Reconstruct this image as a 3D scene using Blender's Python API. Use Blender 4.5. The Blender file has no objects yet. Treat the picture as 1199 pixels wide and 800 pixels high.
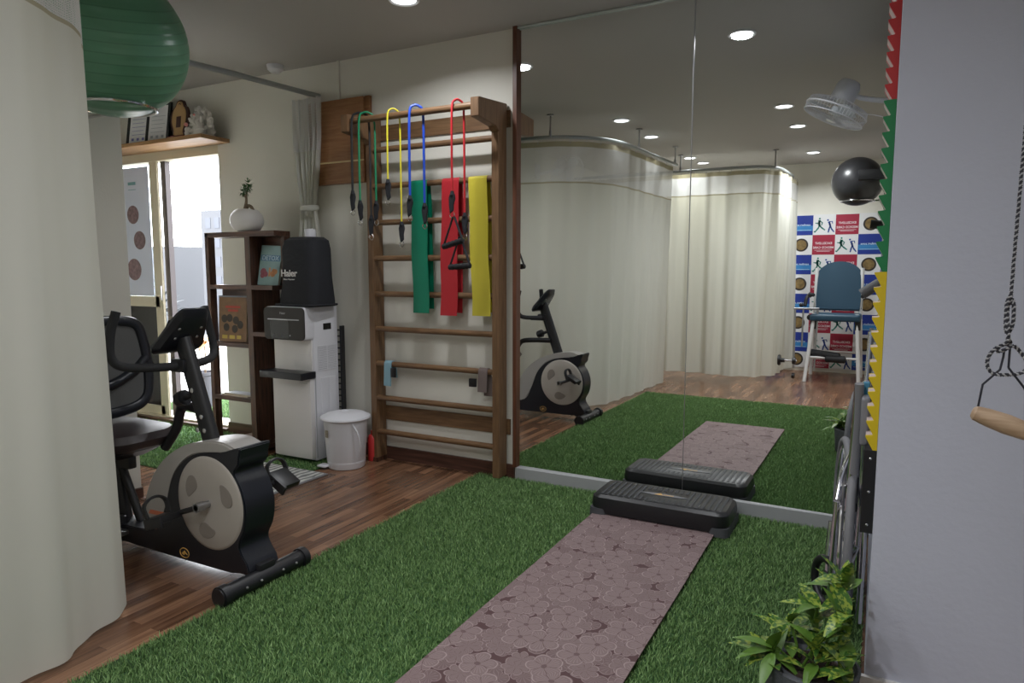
import bpy, bmesh, math, random
import numpy as np
from mathutils import Vector, Matrix
random.seed(7); np.random.seed(7)
scn = bpy.context.scene
col = scn.collection
PI = math.pi
V = Vector

# ---------------------------------------------------------------- materials
def nt(name):
    m = bpy.data.materials.new(name); m.use_nodes = True
    t = m.node_tree; b = t.nodes['Principled BSDF']
    return m, t, b
def N(t, kind, **kw):
    n = t.nodes.new(kind)
    for k, v in kw.items():
        if k in n.inputs.keys(): n.inputs[k].default_value = v
        else: setattr(n, k, v)
    return n
def mat(name, c, rough=.5, metal=0, spec=.5, trans=0, emis=None, es=0, noise=0, nscale=20, bump=0, bscale=60, coat=0, sheen=0):
    m, t, b = nt(name)
    b.inputs['Base Color'].default_value = (*c, 1)
    b.inputs['Roughness'].default_value = rough
    b.inputs['Metallic'].default_value = metal
    b.inputs['Specular IOR Level'].default_value = spec
    b.inputs['Transmission Weight'].default_value = trans
    b.inputs['Coat Weight'].default_value = coat
    if emis: b.inputs['Emission Color'].default_value = (*emis, 1); b.inputs['Emission Strength'].default_value = es
    tc = N(t, 'ShaderNodeTexCoord')
    if noise:
        nz = N(t, 'ShaderNodeTexNoise', Scale=nscale, Detail=4.0)
        mx = N(t, 'ShaderNodeMix', data_type='RGBA')
        mx.inputs[6].default_value = (*[x*(1-noise) for x in c], 1); mx.inputs[7].default_value = (*[min(1, x*(1+noise)) for x in c], 1)
        t.links.new(tc.outputs['Object'], nz.inputs['Vector']); t.links.new(nz.outputs['Fac'], mx.inputs[0]); t.links.new(mx.outputs[2], b.inputs['Base Color'])
    if bump:
        nb = N(t, 'ShaderNodeTexNoise', Scale=bscale, Detail=3.0); bp = N(t, 'ShaderNodeBump', Strength=bump, Distance=.01)
        t.links.new(tc.outputs['Object'], nb.inputs['Vector']); t.links.new(nb.outputs['Fac'], bp.inputs['Height']); t.links.new(bp.outputs['Normal'], b.inputs['Normal'])
    return m
def wood(name, c1, c2, axis='Z', scale=6, rough=.45, stretch=12):
    m, t, b = nt(name)
    tc = N(t, 'ShaderNodeTexCoord'); mp = N(t, 'ShaderNodeMapping')
    s = {'X': (1, stretch, stretch), 'Y': (stretch, 1, stretch), 'Z': (stretch, stretch, 1)}[axis]
    mp.inputs['Scale'].default_value = s
    nz = N(t, 'ShaderNodeTexNoise', Scale=scale, Detail=6.0, Distortion=.6)
    cr = N(t, 'ShaderNodeValToRGB'); cr.color_ramp.elements[0].position = .35; cr.color_ramp.elements[1].position = .68
    cr.color_ramp.elements[0].color = (*c1, 1); cr.color_ramp.elements[1].color = (*c2, 1)
    L = t.links.new
    L(tc.outputs['Object'], mp.inputs['Vector']); L(mp.outputs['Vector'], nz.inputs['Vector']); L(nz.outputs['Fac'], cr.inputs['Fac']); L(cr.outputs['Color'], b.inputs['Base Color'])
    b.inputs['Roughness'].default_value = rough
    return m
def math_(t, op, a, b_=None, c_=None):
    n = t.nodes.new('ShaderNodeMath'); n.operation = op
    for i, x in enumerate((a, b_, c_)):
        if x is None: continue
        if hasattr(x, 'links'): t.links.new(x, n.inputs[i])
        else: n.inputs[i].default_value = x
    return n.outputs[0]

M = {}
M['wall'] = mat('cream_wall_paint', (.72, .70, .63), .8, noise=.02, nscale=2, bump=.08, bscale=90)
M['pillar'] = mat('white_paint_bluish_light', (.485, .50, .595), .8, noise=.03, nscale=3, bump=.1, bscale=60)  # white column; the bluish cast of its light is mixed into the colour
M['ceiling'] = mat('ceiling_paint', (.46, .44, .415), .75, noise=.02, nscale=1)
M['stall'] = wood('stall_bar_wood', (.14, .075, .036), (.225, .127, .062), 'Z')
M['stallx'] = wood('stall_rung_wood', (.14, .075, .036), (.225, .127, .062), 'X')
M['darkwood'] = wood('dark_shelf_wood', (.035, .016, .010), (.12, .055, .032), 'Z', 5, .4)
M['darkwoodx'] = wood('dark_board_wood', (.05, .022, .014), (.13, .06, .038), 'X', 5, .4)
M['redwood'] = wood('reddish_trim_wood', (.10, .035, .018), (.16, .06, .03), 'Z', 5, .4)
M['skirting'] = wood('skirting_wood', (.055, .024, .016), (.115, .052, .036), 'X', 4, .4)
M['skirtingy'] = wood('skirting_wood_lengthwise', (.055, .024, .016), (.115, .052, .036), 'Y', 4, .4)
M['honey'] = wood('honey_wood', (.36, .19, .08), (.50, .29, .13), 'X', 4, .4)
M['panelwood'] = wood('wall_panel_wood', (.26, .115, .045), (.36, .175, .072), 'X', 5, .45)
M['beige'] = mat('beige_aluminium', (.62, .56, .42), .4)
M['brownmetal'] = mat('dark_frame', (.05, .035, .035), .4)
M['chrome'] = mat('chrome', (.75, .75, .78), .12, 1)
M['steel'] = mat('brushed_steel', (.45, .45, .47), .35, 1)
M['rail'] = mat('grey_rail', (.42, .45, .45), .35, .6)
M['black'] = mat('black_plastic', (.012, .012, .014), .38)
M['blackblue'] = mat('black_gloss_plastic', (.010, .011, .016), .3)
M['foam'] = mat('black_foam', (.014, .014, .016), .75)
M['blackcloth'] = mat('black_cloth', (.018, .019, .024), .85, bump=.3, bscale=40)
M['mesh_grey'] = mat('grey_mesh_fabric', (.10, .10, .10), .9, noise=.2, nscale=300)
M['vinyl'] = mat('brown_black_vinyl', (.045, .035, .036), .42, bump=.05, bscale=200)
M['silver'] = mat('silver_plastic', (.40, .38, .36), .32, .25)
M['disc'] = mat('champagne_plastic', (.42, .38, .34), .42, .1)
M['orange'] = mat('orange_decal', (.55, .16, .08), .5)
M['gold'] = mat('gold_decal', (.55, .32, .08), .5)
M['white'] = mat('white_plastic', (.74, .74, .78), .35)
M['whitewarm'] = mat('white_panel', (.72, .70, .69), .4)
M['greyplastic'] = mat('grey_plastic', (.42, .43, .45), .4)
M['darkglass'] = mat('smoked_panel', (.035, .031, .028), .45, spec=.3)
M['screen'] = mat('black_screen', (.012, .012, .012), .12)
M['ceramic'] = mat('white_ceramic', (.78, .76, .74), .35, bump=.25, bscale=14)
M['figurine'] = mat('white_porcelain', (.80, .76, .72), .3)
M['pink'] = mat('pink_paint', (.75, .30, .28), .4)
M['soil'] = mat('soil', (.035, .022, .014), .95, bump=.8, bscale=80)
M['sill'] = mat('grey_stone_sill', (.36, .365, .375), .4)
M['glassedge'] = mat('pale_glass_edge', (.50, .56, .54), .25)
M['red'] = mat('red_rubber', (.60, .02, .03), .45)
M['green'] = mat('green_rubber', (.01, .22, .10), .45)
M['yellow'] = mat('yellow_rubber', (.75, .66, .04), .45)
M['blue'] = mat('blue_rubber', (.015, .07, .50), .45)
M['tubeblack'] = mat('black_rubber', (.02, .02, .022), .5)
M['bandgreen'] = mat('green_latex_band', (.0, .20, .11), .45)
M['bandred'] = mat('red_latex_band', (.47, .02, .03), .45)
M['bandyellow'] = mat('yellow_latex_band', (.62, .53, .05), .45)
M['cuffblue'] = mat('pale_blue_webbing', (.25, .42, .50), .8)
M['cuffgrey'] = mat('taupe_webbing', (.20, .155, .145), .8)
M['pegred'] = mat('red_laminate', (.50, .025, .025), .45)
M['peggreen'] = mat('green_laminate', (.01, .20, .06), .45)
M['pegyellow'] = mat('yellow_laminate', (.66, .48, .01), .45)
M['pegpale'] = mat('lit_peg_edge', (.55, .45, .42), .6)  # pale tone paints the light falling on the tooth ledges
M['rubbergrey'] = mat('grey_rubber_tyre', (.17, .17, .18), .6)
M['quadblue'] = mat('teal_blue_vinyl', (.018, .06, .105), .45)
M['whitemetal'] = mat('white_enamel', (.75, .75, .76), .35)
M['handlewood'] = wood('pale_handle_wood', (.36, .24, .15), (.50, .36, .25), 'X', 6, .45)
M['gunmetal'] = mat('dark_wire', (.04, .04, .055), .4, .7)
M['ballblack'] = mat('black_gym_ball', (.03, .03, .033), .33)
M['paper'] = mat('white_paper', (.72, .72, .74), .7)
M['cream_paper'] = mat('cream_paper', (.62, .55, .42), .7)
M['trunk'] = mat('bonsai_bark', (.20, .15, .10), .85, noise=.3, nscale=60)
M['leafdark'] = mat('dark_green_leaf', (.03, .12, .025), .5, noise=.4, nscale=60)
M['planter'] = mat('grey_speckled_planter', (.085, .09, .10), .85, noise=.5, nscale=220)
M['potgrey'] = mat('grey_plastic_pot', (.10, .10, .12), .6)
M['orangeleaf'] = mat('rust_leaf', (.55, .28, .10), .6, noise=.2, nscale=30)
M['concrete'] = mat('balcony_tile', (.70, .68, .65), .6)
M['turfback'] = mat('turf_backing', (.04, .10, .03), 1, noise=.5, nscale=90)
M['lampring'] = mat('lamp_rim', (.8, .8, .8), .4)
M['lamp'] = mat('lamp_diffuser', (.9, .9, .9), .5, emis=(.93, .96, 1), es=9)
M['plaquegold'] = mat('plaque_gold', (.48, .30, .13), .4)
M['plaquedark'] = mat('plaque_dark_wood', (.06, .018, .014), .35)
M['netfar'] = mat('city_haze', (.098, .101, .108), .9)

def green_ball_mat():
    m, t, b = nt('green_gym_ball'); L = t.links.new
    tc = N(t, 'ShaderNodeTexCoord'); sp = N(t, 'ShaderNodeSeparateXYZ'); L(tc.outputs['Object'], sp.inputs[0])
    z = sp.outputs[2]
    s = math_(t, 'SINE', math_(t, 'MULTIPLY', z, 150.0))
    f = math_(t, 'GREATER_THAN', s, .93)
    nz = N(t, 'ShaderNodeTexNoise', Scale=2.5); L(tc.outputs['Object'], nz.inputs['Vector'])
    mx = N(t, 'ShaderNodeMix', data_type='RGBA'); mx.inputs[6].default_value = (.10, .26, .16, 1); mx.inputs[7].default_value = (.14, .36, .22, 1)
    L(nz.outputs['Fac'], mx.inputs[0]); 
    mx2 = N(t, 'ShaderNodeMix', data_type='RGBA'); mx2.inputs[7].default_value = (.07, .20, .12, 1)
    L(mx.outputs[2], mx2.inputs[6]); L(math_(t, 'MULTIPLY', f, .6), mx2.inputs[0]); L(mx2.outputs[2], b.inputs['Base Color'])
    bp = N(t, 'ShaderNodeBump', Strength=.25, Distance=.004); L(s, bp.inputs['Height']); L(bp.outputs['Normal'], b.inputs['Normal'])
    b.inputs['Roughness'].default_value = .33
    return m
M['ballgreen'] = green_ball_mat()

def floor_mat():
    m, t, b = nt('strip_wood_laminate'); L = t.links.new
    tc = N(t, 'ShaderNodeTexCoord'); mp = N(t, 'ShaderNodeMapping'); mp.inputs['Rotation'].default_value = (0, 0, PI/2)
    L(tc.outputs['Object'], mp.inputs['Vector'])
    br = N(t, 'ShaderNodeTexBrick'); br.offset = .37; br.offset_frequency = 2
    br.inputs['Scale'].default_value = 1; br.inputs['Mortar Size'].default_value = .0008; br.inputs['Brick Width'].default_value = .42; br.inputs['Row Height'].default_value = .052
    br.inputs['Color1'].default_value = (0, 0, 0, 1); br.inputs['Color2'].default_value = (1, 1, 1, 1); br.inputs['Mortar'].default_value = (.0, .0, .0, 1); br.inputs['Bias'].default_value = 0
    L(mp.outputs['Vector'], br.inputs['Vector'])
    mp2 = N(t, 'ShaderNodeMapping'); mp2.inputs['Scale'].default_value = (2.2, 34, 1); L(mp.outputs['Vector'], mp2.inputs['Vector'])
    ad = N(t, 'ShaderNodeVectorMath', operation='ADD'); L(mp2.outputs['Vector'], ad.inputs[0]); L(br.outputs['Color'], ad.inputs[1])
    nz = N(t, 'ShaderNodeTexNoise', Scale=1.6, Detail=5.0, Distortion=.4); L(ad.outputs[0], nz.inputs['Vector'])
    f = math_(t, 'ADD', math_(t, 'MULTIPLY', nz.outputs['Fac'], .75), math_(t, 'MULTIPLY', br.outputs['Color'], .38))
    cr = N(t, 'ShaderNodeValToRGB'); e = cr.color_ramp.elements
    e[0].position = .25; e[0].color = (.068, .030, .016, 1); e[1].position = .85; e[1].color = (.31, .165, .095, 1)
    k = e.new(.52); k.color = (.16, .08, .045, 1)
    L(f, cr.inputs['Fac']); L(cr.outputs['Color'], b.inputs['Base Color'])
    b.inputs['Roughness'].default_value = .24
    return m
M['floor'] = floor_mat()

def yoga_mat():
    m, t, b = nt('floral_print_rubber'); L = t.links.new
    tc = N(t, 'ShaderNodeTexCoord')
    nz = N(t, 'ShaderNodeTexNoise', Scale=14.0, Detail=2.0); L(tc.outputs['Object'], nz.inputs['Vector'])
    sc = N(t, 'ShaderNodeVectorMath', operation='SCALE'); sc.inputs[3].default_value = .022; L(nz.outputs['Color'], sc.inputs[0])
    ad = N(t, 'ShaderNodeVectorMath', operation='ADD'); L(tc.outputs['Object'], ad.inputs[0]); L(sc.outputs[0], ad.inputs[1])
    def layer(scale, off, petals, R, seed):
        mp = N(t, 'ShaderNodeMapping'); mp.inputs['Location'].default_value = (off, off*.7, 0); mp.inputs['Scale'].default_value = (scale, scale, 0); L(ad.outputs[0], mp.inputs['Vector'])
        vo = N(t, 'ShaderNodeTexVoronoi', Scale=1.0, Randomness=.85); vo.voronoi_dimensions = '2D'; L(mp.outputs['Vector'], vo.inputs['Vector'])
        sb = N(t, 'ShaderNodeVectorMath', operation='SUBTRACT'); L(mp.outputs['Vector'], sb.inputs[0]); L(vo.outputs['Position'], sb.inputs[1])
        sp = N(t, 'ShaderNodeSeparateXYZ'); L(sb.outputs[0], sp.inputs[0])
        scl = N(t, 'ShaderNodeSeparateColor'); L(vo.outputs['Color'], scl.inputs[0])
        an = math_(t, 'ADD', math_(t, 'ARCTAN2', sp.outputs[1], sp.outputs[0]), math_(t, 'MULTIPLY', scl.outputs[0], 6.28))
        r = vo.outputs['Distance']
        ab = math_(t, 'ABSOLUTE', math_(t, 'COSINE', math_(t, 'MULTIPLY', an, petals/2)))
        edge = math_(t, 'MULTIPLY', math_(t, 'ADD', math_(t, 'MULTIPLY', math_(t, 'POWER', ab, .55), .45), .55), R)
        inside = math_(t, 'LESS_THAN', r, edge)
        rim = math_(t, 'LESS_THAN', math_(t, 'ABSOLUTE', math_(t, 'SUBTRACT', r, math_(t, 'MULTIPLY', edge, .93))), .014)
        ve = math_(t, 'GREATER_THAN', math_(t, 'SINE', math_(t, 'MULTIPLY', an, petals*6)), .70)
        ve = math_(t, 'MULTIPLY', ve, math_(t, 'LESS_THAN', r, math_(t, 'MULTIPLY', edge, .78)))
        cen = math_(t, 'LESS_THAN', r, .07)
        sep = math_(t, 'LESS_THAN', ab, .10)
        return inside, rim, ve, cen, sep
    i1, r1, v1, c1, s1 = layer(7.5, 0, 5, .50, 1)
    i2, r2, v2, c2, s2 = layer(11, 3.3, 7, .54, 2)
    i3, r3, v3, c3, s3 = layer(15, 7.1, 2, .62, 3)
    lay2 = math_(t, 'ADD', .34, math_(t, 'MULTIPLY', v2, .26)); lay2 = math_(t, 'ADD', lay2, math_(t, 'MULTIPLY', r2, .5)); lay2 = math_(t, 'SUBTRACT', lay2, math_(t, 'MULTIPLY', s2, .35)); lay2 = math_(t, 'MULTIPLY', lay2, i2); lay2 = math_(t, 'ADD', lay2, math_(t, 'MULTIPLY', math_(t, 'SUBTRACT', 1.0, i2), math_(t, 'MULTIPLY', i3, math_(t, 'ADD', math_(t, 'ADD', .26, math_(t, 'MULTIPLY', v3, .2)), math_(t, 'MULTIPLY', r3, .45)))))
    lay1 = math_(t, 'ADD', .42, math_(t, 'MULTIPLY', v1, .26)); lay1 = math_(t, 'ADD', lay1, math_(t, 'MULTIPLY', r1, .45)); lay1 = math_(t, 'SUBTRACT', lay1, math_(t, 'MULTIPLY', c1, .3)); lay1 = math_(t, 'SUBTRACT', lay1, math_(t, 'MULTIPLY', s1, .45))
    f = math_(t, 'ADD', math_(t, 'MULTIPLY', lay1, i1), math_(t, 'MULTIPLY', lay2, math_(t, 'SUBTRACT', 1.0, i1)))
    cr = N(t, 'ShaderNodeValToRGB'); e = cr.color_ramp.elements
    e[0].position = 0; e[0].color = (.075, .034, .036, 1); e[1].position = 1; e[1].color = (.35, .27, .265, 1)
    L(f, cr.inputs['Fac']); L(cr.outputs['Color'], b.inputs['Base Color']); b.inputs['Roughness'].default_value = .75
    return m
M['yoga'] = yoga_mat()

def cloth_mat(name, c, tr=.35):
    m, t, b = nt(name); L = t.links.new
    b.inputs['Base Color'].default_value = (*c, 1); b.inputs['Roughness'].default_value = .9; b.inputs['Specular IOR Level'].default_value = .15
    tl = N(t, 'ShaderNodeBsdfTranslucent'); tl.inputs['Color'].default_value = (c[0]*.95, c[1]*.92, c[2]*.78, 1)
    mx = N(t, 'ShaderNodeMixShader'); mx.inputs[0].default_value = tr
    L(b.outputs[0], mx.inputs[1]); L(tl.outputs[0], mx.inputs[2]); L(mx.outputs[0], t.nodes['Material Output'].inputs[0])
    tc = N(t, 'ShaderNodeTexCoord'); nb = N(t, 'ShaderNodeTexNoise', Scale=350.0); bp = N(t, 'ShaderNodeBump', Strength=.1, Distance=.002)
    L(tc.outputs['Object'], nb.inputs['Vector']); L(nb.outputs['Fac'], bp.inputs['Height']); L(bp.outputs['Normal'], b.inputs['Normal'])
    return m
M['curtain'] = cloth_mat('cream_curtain_cloth', (.74, .74, .69), .3)
M['hem'] = cloth_mat('beige_curtain_tape', (.50, .46, .34), .2)
def net_mat():
    m, t, b = nt('white_curtain_netting'); L = t.links.new
    b.inputs['Base Color'].default_value = (.78, .78, .78, 1); b.inputs['Roughness'].default_value = .85
    uv = N(t, 'ShaderNodeUVMap'); sp = N(t, 'ShaderNodeSeparateXYZ'); L(uv.outputs[0], sp.inputs[0])
    a = math_(t, 'GREATER_THAN', math_(t, 'SINE', math_(t, 'MULTIPLY', sp.outputs[0], 2*PI/.008)), .15)
    c = math_(t, 'GREATER_THAN', math_(t, 'SINE', math_(t, 'MULTIPLY', sp.outputs[1], 2*PI/.008)), .15)
    f = math_(t, 'MAXIMUM', a, c)
    f = math_(t, 'SUBTRACT', 1.0, f)   # holes
    tr = N(t, 'ShaderNodeBsdfTransparent'); tl = N(t, 'ShaderNodeBsdfTranslucent'); tl.inputs[0].default_value = (.75, .75, .72, 1)
    m0 = N(t, 'ShaderNodeMixShader'); m0.inputs[0].default_value = .4; L(b.outputs[0], m0.inputs[1]); L(tl.outputs[0], m0.inputs[2])
    mx = N(t, 'ShaderNodeMixShader'); L(f, mx.inputs[0]); L(m0.outputs[0], mx.inputs[1]); L(tr.outputs[0], mx.inputs[2]); L(mx.outputs[0], t.nodes['Material Output'].inputs[0])
    return m
M['net'] = net_mat()
def mirror_mat():
    m, t, b = nt('mirror_silvering')
    b.inputs['Base Color'].default_value = (.93, .95, .93, 1); b.inputs['Metallic'].default_value = 1; b.inputs['Roughness'].default_value = .0
    return m
M['mirror'] = mirror_mat()
def glass_mat():
    m, t, b = nt('clear_window_glass'); L = t.links.new
    g = N(t, 'ShaderNodeBsdfGlossy'); g.inputs['Roughness'].default_value = .02; tr = N(t, 'ShaderNodeBsdfTransparent'); tr.inputs[0].default_value = (.93, .96, .96, 1)
    mx = N(t, 'ShaderNodeMixShader'); mx.inputs[0].default_value = .08; L(tr.outputs[0], mx.inputs[1]); L(g.outputs[0], mx.inputs[2]); L(mx.outputs[0], t.nodes['Material Output'].inputs[0])
    return m
M['glass'] = glass_mat()
def blade_mat():
    m, t, b = nt('turf_blades'); L = t.links.new
    at = N(t, 'ShaderNodeAttribute'); at.attribute_name = 'shade'
    cr = N(t, 'ShaderNodeValToRGB'); e = cr.color_ramp.elements; e[0].color = (.075, .165, .05, 1); e[1].color = (.28, .44, .17, 1)
    L(at.outputs['Fac'], cr.inputs['Fac']); L(cr.outputs['Color'], b.inputs['Base Color']); b.inputs['Roughness'].default_value = .5; b.inputs['Specular IOR Level'].default_value = .3
    return m
M['blades'] = blade_mat()
def varleaf_mat():
    m, t, b = nt('variegated_croton_leaf'); L = t.links.new
    tc = N(t, 'ShaderNodeTexCoord'); vo = N(t, 'ShaderNodeTexNoise', Scale=95.0, Detail=2.0); L(tc.outputs['Object'], vo.inputs['Vector'])
    cr = N(t, 'ShaderNodeValToRGB'); e = cr.color_ramp.elements; e[0].position = .47; e[0].color = (.045, .13, .02, 1); e[1].position = .56; e[1].color = (.27, .35, .05, 1)
    L(vo.outputs['Fac'], cr.inputs['Fac']); L(cr.outputs['Color'], b.inputs['Base Color']); b.inputs['Roughness'].default_value = .38
    return m
M['varleaf'] = varleaf_mat()
M['leafplain'] = mat('plain_green_leaf', (.10, .20, .03), .4, noise=.3, nscale=40)
def rug_mat():
    m, t, b = nt('grey_shag_rug'); L = t.links.new
    tc = N(t, 'ShaderNodeTexCoord'); vo = N(t, 'ShaderNodeTexVoronoi', Scale=26.0); L(tc.outputs['Object'], vo.inputs['Vector'])
    w = N(t, 'ShaderNodeTexWave', Scale=7.0, Distortion=6.0); L(tc.outputs['Object'], w.inputs['Vector'])
    cr = N(t, 'ShaderNodeValToRGB'); e = cr.color_ramp.elements; e[0].position = .4; e[0].color = (.20, .20, .20, 1); e[1].position = .6; e[1].color = (.55, .55, .52, 1)
    L(w.outputs['Fac'], cr.inputs['Fac']); L(cr.outputs['Color'], b.inputs['Base Color']); b.inputs['Roughness'].default_value = .95
    bp = N(t, 'ShaderNodeBump', Strength=1.0, Distance=.01); L(vo.outputs['Distance'], bp.inputs['Height']); L(bp.outputs['Normal'], b.inputs['Normal'])
    return m
M['rug'] = rug_mat()

# ---------------------------------------------------------------- mesh builder
class MB:
    def __init__(s): s.bm = bmesh.new()
    def _add(s, tb, mtx=None):
        if mtx is not None: bmesh.ops.transform(tb, matrix=mtx, verts=tb.verts)
        me = bpy.data.meshes.new('tmp'); tb.to_mesh(me); tb.free(); s.bm.from_mesh(me); bpy.data.meshes.remove(me); return s
    def box(s, x0, x1, y0, y1, z0, z1, bev=0, rot=None, seg=2):
        tb = bmesh.new(); bmesh.ops.create_cube(tb, size=1)
        bmesh.ops.scale(tb, vec=(x1-x0, y1-y0, z1-z0), verts=tb.verts)
        if bev: bmesh.ops.bevel(tb, geom=tb.edges[:], offset=bev, segments=seg, profile=.6, affect='EDGES')
        c = V(((x0+x1)/2, (y0+y1)/2, (z0+z1)/2)); mt = Matrix.Translation(c)
        if rot: mt = mt @ rot.to_4x4()
        return s._add(tb, mt)
    def prism(s, pts, o, u, v, d, bev=0):
        """polygon pts (a,b) in plane o+a*u+b*v, extruded by vector d"""
        tb = bmesh.new(); o, u, v, d = V(o), V(u), V(v), V(d)
        vs = [tb.verts.new(o+u*a+v*b_) for a, b_ in pts]; f = tb.faces.new(vs)
        r = bmesh.ops.extrude_face_region(tb, geom=[f]); bmesh.ops.translate(tb, vec=d, verts=[x for x in r['geom'] if isinstance(x, bmesh.types.BMVert)])
        bmesh.ops.recalc_face_normals(tb, faces=tb.faces)
        if bev: bmesh.ops.bevel(tb, geom=[e for e in tb.edges if e.calc_face_angle(0) > .7], offset=bev, segments=2, affect='EDGES')
        return s._add(tb)
    def cyl(s, a, b_, r, r2=None, seg=20, caps=True, bev=0):
        a, b_ = V(a), V(b_); r2 = r if r2 is None else r2; d = b_-a
        tb = bmesh.new(); bmesh.ops.create_cone(tb, cap_ends=caps, segments=seg, radius1=r, radius2=r2, depth=d.length)
        if bev: bmesh.ops.bevel(tb, geom=[e for e in tb.edges if e.calc_face_angle(0) > .7], offset=bev, segments=2, affect='EDGES')
        q = V((0, 0, 1)).rotation_difference(d.normalized()).to_matrix().to_4x4()
        return s._add(tb, Matrix.Translation((a+b_)/2) @ q)
    def sphere(s, c, r, sc=(1, 1, 1), seg=24, rot=None):
        tb = bmesh.new(); bmesh.ops.create_uvsphere(tb, u_segments=seg, v_segments=seg//2, radius=r)
        mt = Matrix.Translation(V(c)) @ (rot.to_4x4() if rot else Matrix()) @ Matrix.Diagonal((*sc, 1))
        return s._add(tb, mt)
    def lathe(s, prof, c=(0, 0, 0), axis=(0, 0, 1), seg=32, close=False):
        tb = bmesh.new(); rings = []
        for r, z in prof:
            rings.append([tb.verts.new((max(r, 1e-5)*math.cos(2*PI*i/seg), max(r, 1e-5)*math.sin(2*PI*i/seg), z)) for i in range(seg)])
        for A, B in zip(rings, rings[1:]):
            for i in range(seg): tb.faces.new((A[i], A[(i+1) % seg], B[(i+1) % seg], B[i]))
        if close: tb.faces.new(rings[0][::-1]); tb.faces.new(rings[-1])
        bmesh.ops.remove_doubles(tb, verts=tb.verts, dist=2e-5); bmesh.ops.recalc_face_normals(tb, faces=tb.faces)
        q = V((0, 0, 1)).rotation_difference(V(axis).normalized()).to_matrix().to_4x4()
        return s._add(tb, Matrix.Translation(V(c)) @ q)
    def tube(s, pts, r, seg=10, smooth=0, close=False, flat=1, rend=None):
        pts = [V(p) for p in pts]
        if smooth: pts = spline(pts, smooth, close)
        n = len(pts); tb = bmesh.new(); rings = []; prev = None
        for i, p in enumerate(pts):
            a = pts[(i-1) % n] if (close or i > 0) else p; b_ = pts[(i+1) % n] if (close or i < n-1) else p
            d = (b_-a).normalized()
            if prev is None:
                up = V((0, 0, 1)) if abs(d.z) < .9 else V((1, 0, 0)); x = d.cross(up).normalized()
            else:
                x = (prev-d*prev.dot(d)); x = x.normalized() if x.length > 1e-6 else d.orthogonal().normalized()
            prev = x; y = d.cross(x)
            rr = r if not rend else r*(1-i/(n-1))+rend*i/(n-1)
            rings.append([tb.verts.new(p+x*rr*math.cos(2*PI*k/seg)+y*rr*flat*math.sin(2*PI*k/seg)) for k in range(seg)])
        m_ = n if close else n-1
        for i in range(m_):
            A, B = rings[i], rings[(i+1) % n]
            for k in range(seg): tb.faces.new((A[k], A[(k+1) % seg], B[(k+1) % seg], B[k]))
        if not close: tb.faces.new(rings[0][::-1]); tb.faces.new(rings[-1])
        bmesh.ops.recalc_face_normals(tb, faces=tb.faces)
        return s._add(tb)
    def strip(s, pts, wdir, w, th=.001):
        """thin band following pts, width w along wdir"""
        wd = V(wdir).normalized(); pts = [V(p) for p in pts]; tb = bmesh.new(); rings = []
        for i, p in enumerate(pts):
            a = pts[max(0, i-1)]; b_ = pts[min(len(pts)-1, i+1)]; n_ = (b_-a).cross(wd).normalized()*th/2
            rings.append([tb.verts.new(q) for q in (p-wd*w/2-n_, p+wd*w/2-n_, p+wd*w/2+n_, p-wd*w/2+n_)])
        for A, B in zip(rings, rings[1:]):
            for k in range(4): tb.faces.new((A[k], A[(k+1) % 4], B[(k+1) % 4], B[k]))
        tb.faces.new(rings[0][::-1]); tb.faces.new(rings[-1]); bmesh.ops.recalc_face_normals(tb, faces=tb.faces)
        return s._add(tb)
    def text(s, txt, size, mtx, ext=.0006, align='CENTER', bold=0):
        cu = bpy.data.curves.new('t', 'FONT'); cu.body = txt; cu.size = size; cu.extrude = ext; cu.align_x = align; cu.align_y = 'CENTER'; cu.offset = bold; cu.resolution_u = 3
        o = bpy.data.objects.new('t', cu); col.objects.link(o); dg = bpy.context.evaluated_depsgraph_get(); me = bpy.data.meshes.new_from_object(o.evaluated_get(dg))
        tb = bmesh.new(); tb.from_mesh(me); bpy.data.objects.remove(o); bpy.data.curves.remove(cu); bpy.data.meshes.remove(me)
        return s._add(tb, mtx)
    def build(s, name, m, parent=None, smooth=True, local=False):
        if parent is not None and not local:
            p = parent
            while p.parent: p = p.parent
            mi = Matrix.LocRotScale(p.location, p.rotation_euler, None).inverted()
            bmesh.ops.transform(s.bm, matrix=mi, verts=s.bm.verts)
        me = bpy.data.meshes.new(name); s.bm.to_mesh(me); s.bm.free()
        for x in (m if isinstance(m, (list, tuple)) else [m]): me.materials.append(x)
        if smooth:
            me.polygons.foreach_set('use_smooth', [True]*len(me.polygons)); me.set_sharp_from_angle(angle=math.radians(38))
        o = bpy.data.objects.new(name, me); col.objects.link(o)
        if parent is not None: o.parent = parent
        return o
def spline(pts, k=8, close=False):
    out = []; n = len(pts)
    rng = range(n if close else n-1)
    for i in rng:
        p0 = pts[(i-1) % n] if (close or i > 0) else pts[0]*2-pts[1]
        p1, p2 = pts[i], pts[(i+1) % n]
        p3 = pts[(i+2) % n] if (close or i+2 < n) else p2*2-p1
        for j in range(k):
            t = j/k; out.append(.5*((2*p1)+(-p0+p2)*t+(2*p0-5*p1+4*p2-p3)*t*t+(-p0+3*p1-3*p2+p3)*t**3))
    if not close: out.append(pts[-1].copy())
    return out
def tag(o, label=None, cat=None, group=None, kind=None):
    if label: o['label'] = label
    if cat: o['category'] = cat
    if group: o['group'] = group
    if kind: o['kind'] = kind
    return o
def empty(name, loc, label, cat, group=None, rz=0):
    o = bpy.data.objects.new(name, None); o.location = loc; o.rotation_euler = (0, 0, rz); o.empty_display_size = .05; col.objects.link(o)
    return tag(o, label, cat, group)
def struct(o): o['kind'] = 'structure'; return o
def copy_tree(o, parent=None):
    c = o.copy(); col.objects.link(c)
    if parent is not None: c.parent = parent
    for ch in list(o.children): copy_tree(ch, c)
    return c
def rotz(a): return Matrix.Rotation(a, 3, 'Z')
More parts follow.
